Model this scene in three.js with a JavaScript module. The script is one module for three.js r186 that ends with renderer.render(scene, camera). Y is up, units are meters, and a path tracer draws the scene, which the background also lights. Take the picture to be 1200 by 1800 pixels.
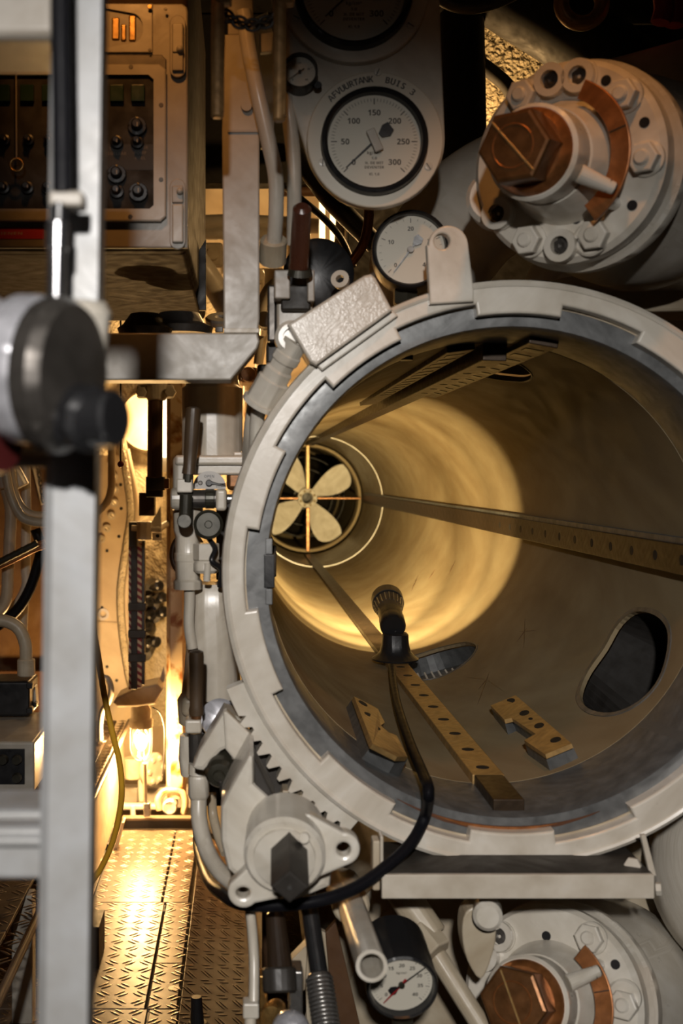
import * as THREE from 'three';
import { RoundedBoxGeometry } from 'three/addons/geometries/RoundedBoxGeometry.js';
import { RectAreaLightUniformsLib } from 'three/addons/lights/RectAreaLightUniformsLib.js';
import { mergeGeometries, toCreasedNormals } from 'three/addons/utils/BufferGeometryUtils.js';
import { ConvexGeometry } from 'three/addons/geometries/ConvexGeometry.js';
import { ImprovedNoise } from 'three/addons/math/ImprovedNoise.js';
import { Brush, Evaluator, SUBTRACTION } from 'three-bvh-csg';

// ---------------------------------------------------------------- camera, light, exposure
const F = 2000, VX = 430, VY = 836, EYE = 1.05;            // focal length in pixels, lens shift, eye height
const scene = new THREE.Scene();
scene.background = new THREE.Color(0x000000);
const camera = new THREE.PerspectiveCamera(2 * Math.atan(900 / F) * 180 / Math.PI, 1200 / 1800, 0.05, 40);
camera.position.set(0, EYE, 0);
camera.lookAt(0, EYE, -1);
camera.setViewOffset(1200, 1800, 600 - VX, 900 - VY, 1200, 1800);
camera.focus = 1.9; camera.userData.fStop = 6.5;
const renderer = new THREE.WebGLRenderer({ antialias: true });
renderer.toneMapping = THREE.LinearToneMapping;
renderer.toneMappingExposure = 1.0;
renderer.shadowMap.enabled = true;
RectAreaLightUniformsLib.init();
const KEY = { pos: [-0.06, 1.50, 0.75], aim: [0.17, .70, -1.3], cone: .405, I: 10.6, color: [1, 0.95, 0.90] };
const WARM = { at: [[-.15, 1.86, -.84, -.12, 1.50, -1.28, .34], [.30, 1.86, -.80, .315, 1.40, -1.10, .42]], I: [.45, .42], color: [1, 0.40, 0.09] };   // two shaded orange lamps: place, aim, half cone
const TUBE_LAMP = { beam: 24, mid: 2.9, wide: .70, flood: .10, color: [1, 0.75, 0.36] };
const CAGE = { I: 3.4, color: [1, 0.60, 0.235] };
const BACK = { I: 1.5, color: [1, 0.60, 0.24] };

// ---------------------------------------------------------------- helpers
const V = (x, y, z) => new THREE.Vector3(x, y, z);
const P = (px, py, d) => V((px - VX) / F * d, EYE - (py - VY) / F * d, -d);   // the point at distance d that measures (px, py) in the photograph
const S = (px, d) => px * d / F;                                              // pixels to metres at distance d
let seed = 7; const rnd = () => (seed = (seed * 16807) % 2147483647) / 2147483647;
const noise = new ImprovedNoise();
const used = {};
function numbered(n) { const k = used[n] = (used[n] ?? -1) + 1; return k ? n + '_' + String(k).padStart(3, '0') : n; }
const groups = [];
function thing(name, label, category, group) {
  const o = new THREE.Group(); o.name = numbered(name); scene.add(o); o.userData = { label, category };
  if (group) o.userData.group = group;
  groups.push(o); return o;
}
function structure(name) { const o = new THREE.Group(); o.name = numbered(name); o.userData = { kind: 'structure' }; scene.add(o); groups.push(o); return o; }
function boxUV(g, k = 1) {                                                    // uv in metres, by the facing of each vertex
  const p = g.attributes.position, n = g.attributes.normal, a = new Float32Array(p.count * 2);
  for (let i = 0; i < p.count; i++) {
    const x = Math.abs(n.getX(i)), y = Math.abs(n.getY(i)), z = Math.abs(n.getZ(i));
    const [u, v] = z >= x && z >= y ? [p.getX(i), p.getY(i)] : x >= y ? [p.getZ(i), p.getY(i)] : [p.getX(i), p.getZ(i)];
    a[2 * i] = u * k + .37; a[2 * i + 1] = v * k + .21;
  }
  g.setAttribute('uv', new THREE.BufferAttribute(a, 2)); return g;
}
function part(parent, name, g, m, label, keepUV) {
  if (Array.isArray(g)) g = mergeGeometries(g.map(x => { x = x.index ? x.toNonIndexed() : x; for (const k of Object.keys(x.attributes)) if (!['position', 'normal', 'uv'].includes(k)) x.deleteAttribute(k); return x; }));
  if (!keepUV) boxUV(g);
  const o = new THREE.Mesh(g, m); o.name = name; o.castShadow = o.receiveShadow = true;
  if (label) o.userData.label = label;
  parent.add(o); return o;
}
function basis(pos, z, up = V(0, 1, 0)) {                                     // matrix whose +z looks along z
  z = z.clone().normalize(); if (Math.abs(z.dot(up)) > .98) up = V(0, 0, 1);
  const x = up.clone().cross(z).normalize(), y = z.clone().cross(x);
  return new THREE.Matrix4().makeBasis(x, y, z).setPosition(pos);
}
// turned profile: pts = [[r, t], ...] along the axis dir from pos
function turn(pos, dir, pts, seg = 32, crease = .6) {
  let g = new THREE.LatheGeometry(pts.map(([r, t]) => new THREE.Vector2(Math.max(r, 1e-5), t)), seg);
  g.rotateX(Math.PI / 2);
  if (crease) g = toCreasedNormals(g, crease);
  g.applyMatrix4(basis(pos, dir)); return g;
}
function rod(a, b, r, r2 = r, c = .12, seg = 20) {                            // round bar with chamfered ends
  const d = b.clone().sub(a), h = d.length(), k = Math.min(r * c, h / 3), k2 = Math.min(r2 * c, h / 3);
  return turn(a, d, [[0, 0], [r - k, 0], [r, k], [r2, h - k2], [r2 - k2, h], [0, h]], seg);
}
function hollow(a, b, r, ri, seg = 24) { const d = b.clone().sub(a), h = d.length(); return turn(a, d, [[ri, 0], [r, 0], [r, h], [ri, h], [ri, h * .02], [ri, 0]], seg); }
function pipe(pts, r, seg = 10, n) {
  const c = new THREE.CatmullRomCurve3(pts, false, 'centripetal');
  const t = new THREE.TubeGeometry(c, n ?? Math.max(8, pts.length * 9), r, seg, false), cap = [];
  for (const [u, s] of [[0, -1], [1, 1]]) { const q = new THREE.CircleGeometry(r, seg); q.applyMatrix4(basis(c.getPoint(u), c.getTangent(u).multiplyScalar(s))); cap.push(q.toNonIndexed()); }
  return mergeGeometries([t.toNonIndexed(), ...cap]);
}
const pp = (list, d0) => list.map(([x, y, d]) => P(x, y, d ?? d0));
function slab(pos, z, shape, depth, bevel = .001, up) {                       // shape extruded backward from pos, front face looks along z
  const g = new THREE.ExtrudeGeometry(shape, { depth: Math.max(depth - 2 * bevel, 1e-4), bevelEnabled: bevel > 0, bevelThickness: bevel, bevelSize: bevel, bevelOffset: -bevel, bevelSegments: 2, curveSegments: 24 });
  g.translate(0, 0, -(depth - bevel)); g.applyMatrix4(basis(pos, z, up)); return g;
}
const ZP = V(0, 0, 1);
function poly(list, d, depth, bevel = .001, holes = []) {                     // photograph polygon standing at distance d, depth metres thick
  const q = l => l.map(([x, y]) => { const p = P(x, y, d); return new THREE.Vector2(p.x, p.y); });
  const s = new THREE.Shape(q(list));
  for (const h of holes) s.holes.push(new THREE.Path(q(h)));
  return slab(V(0, 0, -d), ZP, s, depth, bevel);
}
const ring = (cx, cy, r, n = 24, a0 = 0, a1 = Math.PI * 2, ry = r) => Array.from({ length: n + (a1 - a0 < 6.28 ? 1 : 0) }, (_, i) => { const t = a0 + (a1 - a0) * i / n; return [cx + r * Math.cos(t), cy - ry * Math.sin(t)]; });
function rbox(x0, y0, x1, y1, d, depth, r = .002) {                           // box whose front face fills a pixel rectangle at distance d
  const a = P(x0, y1, d), b = P(x1, y0, d), w = b.x - a.x, h = b.y - a.y;
  const g = new RoundedBoxGeometry(w, h, depth, 2, Math.min(r, w / 2.1, h / 2.1, depth / 2.1));
  g.translate((a.x + b.x) / 2, (a.y + b.y) / 2, -d - depth / 2); return g;
}
function block(x, y, z, w, h, d, r = .002) { const g = new RoundedBoxGeometry(w, h, d, 2, Math.min(r, w / 2.1, h / 2.1, d / 2.1)); g.translate(x, y, z); return g; }
function hex(pos, dir, r, h, c = .12) {                                       // hexagon head
  const s = new THREE.Shape(); for (let i = 0; i < 6; i++) s[i ? 'lineTo' : 'moveTo'](r * Math.cos(i * Math.PI / 3), r * Math.sin(i * Math.PI / 3));
  return slab(pos.clone().addScaledVector(dir.clone().normalize(), h), dir, s, h, r * c);
}
const circ = (r, n = 32) => { const s = new THREE.Shape(); s.absarc(0, 0, r, 0, Math.PI * 2); return s; };
function annulus(r, ri) { const s = circ(r); const h = new THREE.Path(); h.absarc(0, 0, ri, 0, Math.PI * 2, true); s.holes.push(h); return s; }

// ---------------------------------------------------------------- materials
function fbmTex(n, oct, f0, fn, srgb) {
  const d = new Uint8Array(n * n * 4);
  for (let j = 0; j < n; j++) for (let i = 0; i < n; i++) {
    let v = 0, a = .5; const u = i / n * Math.PI * 2, w = j / n * Math.PI * 2;
    for (let o = 0, f = f0; o < oct; o++, f *= 2, a *= .55) v += a * noise.noise(Math.cos(u) * f + 9.1 * o, Math.sin(u) * f + Math.cos(w) * f * 1.01, Math.sin(w) * f + 3.3);
    const c = fn(v, i, j); d.set([c[0] * 255, c[1] * 255, c[2] * 255, 255].map(x => Math.max(0, Math.min(255, x))), (j * n + i) * 4);
  }
  const t = new THREE.DataTexture(d, n, n); t.wrapS = t.wrapT = THREE.RepeatWrapping; t.magFilter = THREE.LinearFilter; t.minFilter = THREE.LinearMipmapLinearFilter; t.generateMipmaps = true;
  if (srgb) t.colorSpace = THREE.SRGBColorSpace; t.needsUpdate = true; return t;
}
const rep = (t, k) => { const c = t.clone(); c.repeat.set(k, k); c.needsUpdate = true; return c; };
const T_paint = fbmTex(256, 5, 1.6, v => { const k = .95 + v * .13; return [k, k * (.99 + v * .02), k * (.97 + v * .05)]; }, true);
const T_grime = fbmTex(256, 6, 1.3, v => { const k = Math.min(1, .95 + v * .15); return [k, k * (.98 + v * .04), k * (.95 + v * .08)]; }, true);
const T_metal = fbmTex(256, 6, 2.2, v => { const k = .9 + v * .28; return [k, k, k]; }, true);
const T_rust = fbmTex(256, 6, 1.5, v => { const k = Math.max(0, Math.min(1, (v - .02) * 3)); return [1 - k * .35, 1 - k * .55, 1 - k * .75]; }, true);
const T_bump = fbmTex(256, 5, 2.4, v => { const k = .5 + v * .8; return [k, k, k]; });
const T_foam = fbmTex(256, 5, 7, v => { const k = .5 + v * 1.1; return [k, k, k]; });
const T_rough = fbmTex(256, 5, 1.8, v => { const k = .82 + v * .35; return [k, k, k]; });
const RGB = (r, g, b) => new THREE.Color().setRGB(r, g, b);
function mat(c, rough, metal = 0, o = {}) {
  const { map = T_paint, k = 3, bump = .00007, kb = 9, ...rest } = o;
  return new THREE.MeshPhysicalMaterial({ color: c, roughness: rough, metalness: metal, map: map && rep(map, k), bumpMap: bump ? rep(rest.btex ?? T_bump, kb) : null, bumpScale: bump, roughnessMap: rep(T_rough, k * 1.7), ...(delete rest.btex, rest) });
}
const M = {
  cream: mat(RGB(.60, .555, .48), .42, 0, { clearcoat: .35, clearcoatRoughness: .25 }),
  white: mat(RGB(.66, .625, .56), .40, 0, { clearcoat: .4, clearcoatRoughness: .22 }),
  old: mat(RGB(.50, .44, .34), .5, 0, { map: T_grime }),
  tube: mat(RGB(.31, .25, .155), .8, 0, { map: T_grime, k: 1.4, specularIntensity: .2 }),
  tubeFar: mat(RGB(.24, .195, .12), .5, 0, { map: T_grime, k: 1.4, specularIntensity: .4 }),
  post: mat(RGB(.36, .372, .39), .45, 0, {}),
  grey: mat(RGB(.36, .33, .29), .5, 0, {}),
  greyLight: mat(RGB(.46, .43, .38), .45),
  lip: mat(RGB(.17, .175, .175), .5, .35, { map: T_metal, k: 4 }),
  steel: mat(RGB(.42, .41, .39), .35, .85, { map: T_metal }),
  iron: mat(RGB(.10, .09, .08), .5, .6, { map: T_metal }),
  oilsteel: mat(RGB(.05, .046, .032), .45, .35, { map: T_metal }),
  black: mat(RGB(.012, .012, .013), .42, 0, { map: null }),
  dark: mat(RGB(.03, .026, .022), .7, 0, { map: T_grime }),
  nearBlack: mat(RGB(.012, .010, .008), .9, 0, { map: T_grime }),  // one matte near-black for deckhead, recess interiors, dark pipes and backing sheets
  rubber: mat(RGB(.007, .007, .009), .55, 0, { map: null, specularIntensity: .18 }),
  brass: mat(RGB(.50, .30, .10), .36, .85, { map: T_metal, k: 5 }),
  bronze: mat(RGB(.22, .095, .032), .42, .6, { map: T_metal, k: 5 }),
  copper: mat(RGB(.42, .16, .05), .45, .55, { map: T_metal, k: 5 }),
  railTop: mat(RGB(.48, .30, .11), .45, .3, { map: T_metal, k: 6 }),
  railDark: mat(RGB(.058, .036, .019), .5, .4, { map: T_metal, k: 6 }),
  wood: mat(RGB(.075, .048, .027), .5, 0, { map: T_grime, k: 2, clearcoat: .12, clearcoatRoughness: .3 }),
  woodRed: mat(RGB(.11, .038, .022), .36, 0, { map: T_grime, k: 2, clearcoat: .5, clearcoatRoughness: .3 }),
  handle: mat(RGB(.44, .25, .10), .4, .35, { map: T_metal, k: 6 }),
  chrome: mat(RGB(.60, .60, .62), .24, .95, { map: T_metal }),
  dullchrome: mat(RGB(.58, .58, .62), .34, .4, { map: T_metal }),
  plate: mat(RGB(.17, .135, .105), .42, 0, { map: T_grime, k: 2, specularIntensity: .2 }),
  plateShaded: mat(RGB(.07, .047, .032), .5, 0, { map: T_grime, k: 2, specularIntensity: .25 }),  // darker copy of plate: turning away from the lamp is in the colour
  foam: mat(RGB(.66, .58, .42), .55, 0, { bump: .006, kb: 3, btex: T_foam }),
  hull: mat(RGB(.62, .525, .39), .5, 0, { map: T_grime, k: 1 }),
  rusty: mat(RGB(.62, .50, .32), .5, 0, { map: T_rust, k: 2.2 }),
  brown: mat(RGB(.10, .052, .026), .5, 0, { map: T_grime }),
  red: mat(RGB(.35, .02, .025), .4, 0, {}),
  redDark: mat(RGB(.09, .014, .014), .5, 0, {}),
  portPanel: mat(RGB(.13, .075, .035), .5, 0, { map: T_grime }),
  tread: mat(RGB(.40, .32, .24), .34, .7, { map: T_metal, k: 2 }),
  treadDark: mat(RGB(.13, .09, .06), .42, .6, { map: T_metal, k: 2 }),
  casing: mat(RGB(.055, .036, .022), .75, 0, { map: T_grime, specularIntensity: .1 }),
  frame: mat(RGB(.43, .40, .355), .5, 0, { bump: .00004 }),
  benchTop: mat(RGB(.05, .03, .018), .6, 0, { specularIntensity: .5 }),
  woodDark: mat(RGB(.028, .017, .010), .5, 0, { map: T_grime, k: 2 }),
  roughWhite: mat(RGB(.64, .60, .535), .36, 0, { clearcoat: .4, clearcoatRoughness: .2, bump: .0006, kb: 16 }),
  rustDark: mat(RGB(.10, .035, .010), .7, 0, { map: T_grime, k: 6 }),
  yellow: mat(RGB(.85, .46, .04), .45, 0, {}),
  glass: new THREE.MeshPhysicalMaterial({ color: RGB(1, 1, 1), roughness: .02, metalness: 0, transmission: 1, thickness: 0, ior: 1.5 }),
};
const flat = (tex, o = {}) => new THREE.MeshPhysicalMaterial({ map: tex, roughness: .55, ...o });
function canvas(w, h, draw) {
  const c = document.createElement('canvas'); c.width = w; c.height = h; const x = c.getContext('2d'); draw(x, w, h);
  const t = new THREE.CanvasTexture(c); t.colorSpace = THREE.SRGBColorSpace; t.anisotropy = 4; return t;
}
function dialTex(nums, a0, a1, lines, minor = 6) {
  return canvas(512, 512, (x, w) => {
    x.fillStyle = '#cfc9ba'; x.fillRect(0, 0, w, w); x.translate(256, 256); x.fillStyle = x.strokeStyle = '#2c2823'; x.textAlign = 'center'; x.textBaseline = 'middle';
    const n = (nums.length - 1) * minor;
    for (let i = 0; i <= n; i++) { const a = (a0 + (a1 - a0) * i / n) * Math.PI / 180, big = i % minor === 0; x.lineWidth = big ? 5 : 2; x.beginPath(); x.moveTo(238 * Math.cos(a), -238 * Math.sin(a)); x.lineTo((big ? 205 : 220) * Math.cos(a), -(big ? 205 : 220) * Math.sin(a)); x.stroke(); }
    x.font = 'bold 44px sans-serif';
    nums.forEach((s, i) => { const a = (a0 + (a1 - a0) * i / (nums.length - 1)) * Math.PI / 180; x.fillText(s, 160 * Math.cos(a), -160 * Math.sin(a)); });
    for (const [s, y, f, col] of lines) { x.font = `bold ${f}px sans-serif`; x.fillStyle = col ?? '#4a453c'; x.fillText(s, 0, y); }
  });
}
function uvPlane(g, m) { return g; }
// ---------------------------------------------------------------- lamps that light the place
{ // work lamp behind the photographer: the white light on the tube mouth
  const t = thing('work_lamp', 'round white work spotlight on a bracket behind the viewer', 'lamp');
  const pos = V(...KEY.pos), dir = V(...KEY.aim).sub(pos).normalize();
  part(t, 'housing', turn(pos.clone().addScaledVector(dir, -.01), dir, [[0, -.09], [.03, -.09], [.045, -.02], [.047, .01], [.044, .01], [.042, -.001], [0, -.001]], 32), M.grey);
  const q = new THREE.CircleGeometry(.038, 32); q.applyMatrix4(basis(pos.clone().addScaledVector(dir, -.008), dir));
  part(t, 'lamp_panel', q, new THREE.MeshStandardMaterial({ color: 0x111111, emissive: RGB(...KEY.color), emissiveIntensity: 8 }));
  part(t, 'bracket', rod(pos.clone().addScaledVector(dir, -.07), V(pos.x, 2.2, pos.z + .12), .012), M.grey);
  const l = new THREE.SpotLight(RGB(...KEY.color), KEY.I, 0, KEY.cone, 1, 2); l.position.copy(pos).addScaledVector(dir, .004); l.target.position.set(...KEY.aim); l.castShadow = true; l.shadow.radius = 1.5; scene.add(l, l.target);
}
WARM.at.forEach(([x, y, z, tx, ty, tz, cone], i) => {   // shaded orange lamps under the deckhead
  const t = thing('deckhead_lamp', ['shaded orange deckhead lamp over the equipment cabinet', 'shaded orange deckhead lamp over the upper bronze hexagon'][i], 'lamp');
  const p = V(x, y, z), dir = V(tx, ty, tz).sub(p).normalize();
  part(t, 'shade', turn(p.clone().addScaledVector(dir, .03), dir, [[0, -.10], [.018, -.10], [.022, -.06], [.045, 0], [.043, 0], [.020, -.058], [0, -.06]], 32), M.black);
  part(t, 'bulb', new THREE.SphereGeometry(.016, 20, 14).translate(p.x, p.y, p.z), new THREE.MeshStandardMaterial({ color: 0x221100, emissive: RGB(...WARM.color), emissiveIntensity: 3 }));
  part(t, 'stem', rod(p.clone().addScaledVector(dir, -.07), V(x, 2.2, z), .008), M.black);
  const l = new THREE.SpotLight(RGB(...WARM.color), WARM.I[i], 0, cone, .5, 2); l.position.copy(p).addScaledVector(dir, .034); l.target.position.set(tx, ty, tz); l.castShadow = true; l.shadow.radius = 1; scene.add(l, l.target);
});

// ---------------------------------------------------------------- the compartment
const TC = V((907 - VX) / F * 1.27, EYE - (1008 - VY) / F * 1.27, 0);          // axis of the open torpedo tube
const TR = .2745;
const X0 = -1.15, X1 = 1.25, Y0 = -.35, Y1 = 2.2, ZB = -4.45, ZE = -7.2, ZF = 1.5, TH = .06;
const solid = (name, g, m) => { const s = structure(name); part(s, 'surface', g, m); return s; };
solid('floor', block((X0 + X1) / 2, Y0 - TH / 2, (ZE + ZF) / 2, X1 - X0 + .12, TH, ZF - ZE, .004), M.dark);
solid('ceiling', block((X0 + X1) / 2, Y1 + TH / 2, (ZE + ZF) / 2, X1 - X0 + .12, TH, ZF - ZE, .004), M.nearBlack);
solid('wall_left', block(X0 - TH / 2, (Y0 + Y1) / 2, (ZE + ZF) / 2, TH, Y1 - Y0, ZF - ZE, .004), M.brown);
solid('wall_right', block(X1 + TH / 2, (Y0 + Y1) / 2, (ZE + ZF) / 2, TH, Y1 - Y0, ZF - ZE, .004), M.nearBlack);
solid('wall_front', block((X0 + X1) / 2, (Y0 + Y1) / 2, ZF + TH / 2, X1 - X0 + .12, Y1 - Y0 + .12, TH, .004), M.dark);
solid('wall_far', block((X0 + X1) / 2, (Y0 + Y1) / 2, ZE - TH / 2, X1 - X0 + .12, Y1 - Y0 + .12, TH, .004), M.dark);
{ // rear bulkhead, with the hole the tube passes through
  const s = new THREE.Shape([[X0 - .06, Y0 - .06], [X1 + .06, Y0 - .06], [X1 + .06, Y1 + .06], [X0 - .06, Y1 + .06]].map(a => new THREE.Vector2(...a)));
  const h = new THREE.Path(); h.absarc(TC.x, TC.y, .30, 0, Math.PI * 2, true); s.holes.push(h);
  solid('wall_back', slab(V(0, 0, ZB), ZP, s, TH, 0), M.hull);
  // lumpy sprayed insulation on the part of it that shows beside the lamp
  const g = new THREE.PlaneGeometry(.62, 1.75, 150, 330), p = g.attributes.position;
  for (let i = 0; i < p.count; i++) { const x = p.getX(i), y = p.getY(i); p.setZ(i, .02 + .004 * noise.noise(x * 45, y * 45, 1) + .003 * noise.noise(x * 110, y * 95, 5) + .03 * noise.noise(x * 4, y * 3, 9)); }
  g.computeVertexNormals(); g.translate(-.36, .95, ZB);
  part(scene.getObjectByName('wall_back'), 'insulation', g, M.foam, 'lumpy cream sprayed insulation');
}
// ---- walkway of diamond plate, plate by plate
function lugs(parent, x0, x1, z0, z1, m, mtx) {
  const g = new THREE.SphereGeometry(1, 8, 4, 0, Math.PI * 2, 0, Math.PI / 2); g.scale(.0142, .0015, .0027);
  const list = [], step = .037;
  for (let i = 0; x0 + .012 + i * step < x1 - .008; i++) for (let j = 0; z0 + .012 + j * step < z1 - .008; j++) {
    const a = (i + j) % 2 ? .72 : -.72;
    for (const s of [-1, 1]) {
      const q = new THREE.Matrix4().makeRotationY(a); q.setPosition(x0 + .014 + i * step - s * .0056 * Math.sin(a), 0, z0 + .014 + j * step - s * .0056 * Math.cos(a));
      list.push(mtx ? mtx.clone().multiply(q) : q);
    }
  }
  const o = new THREE.InstancedMesh(g, m, list.length); list.forEach((q, i) => o.setMatrixAt(i, q)); o.name = 'tread_pattern'; o.userData.kind = 'stuff'; parent.add(o);
}
const walk = structure('floor');
function plateAt(x0, x1, d0, d1, y = 0, m = M.plate) {
  const o = part(walk, 'floor_plate', block((x0 + x1) / 2, y - .004, -(d0 + d1) / 2, x1 - x0 - .003, .008, d1 - d0 - .003, .0015), m);
  lugs(o, x0, x1, -d1, -d0, M.tread);
}
plateAt(-.375, -.205, 2.80, 3.37); plateAt(-.202, -.138, 2.80, 3.37);
plateAt(-.56, -.378, 2.80, 3.16);
plateAt(-.56, -.196, 2.24, 2.80); plateAt(-.193, -.133, 2.45, 2.80); plateAt(-.193, -.133, 2.24, 2.45);
plateAt(-.56, -.19, 1.70, 2.24); plateAt(-.188, -.13, 1.70, 2.24);
part(walk, 'hatch_hole', turn(V(-.145, .0002, -2.33), V(0, 1, 0), [[0, 0], [.012, 0], [.012, .0006], [0, .0006]]), M.black);
part(walk, 'bearer', block(-.34, -.18, -2.6, .44, .33, 1.9, .003), M.dark);
{ // plate sloping away under the tubes, its shade painted in as darker colour
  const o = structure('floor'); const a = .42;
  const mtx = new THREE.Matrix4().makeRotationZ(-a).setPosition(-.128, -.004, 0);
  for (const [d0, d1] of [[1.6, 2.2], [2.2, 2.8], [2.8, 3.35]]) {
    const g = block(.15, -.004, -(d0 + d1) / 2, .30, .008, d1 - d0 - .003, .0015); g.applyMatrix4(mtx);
    const q = part(o, 'floor_plate', g, M.plateShaded); lugs(q, 0, .3, -d1, -d0, M.treadDark, mtx);
  }
}
{ // raised diamond-plate bench down the port side
  const t = thing('plate_bench', 'long raised bench of brown diamond plate beside the walkway', 'bench');
  const xe = -.377, y = .25;
  for (const [d0, d1] of [[1.2, 2.0], [2.0, 2.9], [2.9, 3.72]]) {
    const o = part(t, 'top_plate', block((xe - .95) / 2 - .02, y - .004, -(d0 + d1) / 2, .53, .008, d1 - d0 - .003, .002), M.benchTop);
    lugs(o, -.93, xe - .01, -d1, -d0, M.treadDark, new THREE.Matrix4().setPosition(0, y, 0));
  }
  part(t, 'edge_bar', rod(V(xe, y - .003, -1.2), V(xe, y - .003, -3.72), .008), M.plate);
  part(t, 'side_panel', block(xe - .02, y - .13, -3.3, .008, .25, .84, .002), M.old);
  for (const z of [-1.5, -2.2, -2.6]) part(t, 'leg', block(xe - .05, y - .3, z, .04, .59, .04, .004), M.greyLight);
}
// ---------------------------------------------------------------- the open torpedo tube
function tubeHit(px, py, r = TR) {                                             // where the line of sight meets the bore: angle and distance
  const a = (px - VX) / F, b = -(py - VY) / F, cx = TC.x, cy = TC.y - EYE;
  const A = a * a + b * b, B = -2 * (a * cx + b * cy), C = cx * cx + cy * cy - r * r, D = Math.sqrt(Math.max(0, B * B - 4 * A * C));
  const d = (-B + D) / (2 * A); return { th: Math.atan2(b * d - cy, a * d - cx), d };
}
const onWall = (th, d, r) => V(TC.x + r * Math.cos(th), TC.y + r * Math.sin(th), -d);
function wallPrism(list, h0, h1, rc = TR) {                                    // block standing on the bore, from height h0 to h1 above it; outline measured on its top
  const q = list.map(([x, y]) => tubeHit(x, y, rc - h1));
  return wallPrismQ(q, h0, h1);
}
function wallPrismQ(q, h0, h1) {
  if (q.reduce((a, o, i) => { const p = q[(i + 1) % q.length]; return a + o.th * p.d - p.th * o.d; }, 0) < 0) q = [...q].reverse();
  const ths = q.map(o => o.th), t0 = Math.min(...ths), t1 = Math.max(...ths), tm = (t0 + t1) / 2;
  const tri = THREE.ShapeUtils.triangulateShape(q.map(o => new THREE.Vector2((o.th - tm) * TR, o.d)), []);
  const pos = []; const top = q.map(o => onWall(o.th, o.d, TR - h1)), bot = q.map(o => onWall(o.th, o.d, TR - h0));
  const put = (...v) => v.forEach(p => pos.push(p.x, p.y, p.z));
  for (const [a, b, c] of tri) { put(top[a], top[b], top[c]); put(bot[a], bot[c], bot[b]); }
  for (let i = 0; i < q.length; i++) { const j = (i + 1) % q.length; put(top[i], bot[i], bot[j]); put(top[i], bot[j], top[j]); }
  const g = new THREE.BufferGeometry(); g.setAttribute('position', new THREE.Float32BufferAttribute(pos, 3)); g.setAttribute('uv', new THREE.Float32BufferAttribute(new Float32Array(pos.length / 3 * 2), 2)); g.computeVertexNormals(); return g;
}
const smooth = (l, n = 4) => new THREE.CatmullRomCurve3(l.map(([x, y]) => V(x, y, 0)), true).getPoints(l.length * n).slice(0, -1).map(p => [p.x, p.y]);
const tube = thing('torpedo_tube', 'large open torpedo tube with a white bayonet locking ring and glowing yellow bore', 'torpedo tube');
const AX = z => V(TC.x, TC.y, z);
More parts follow.
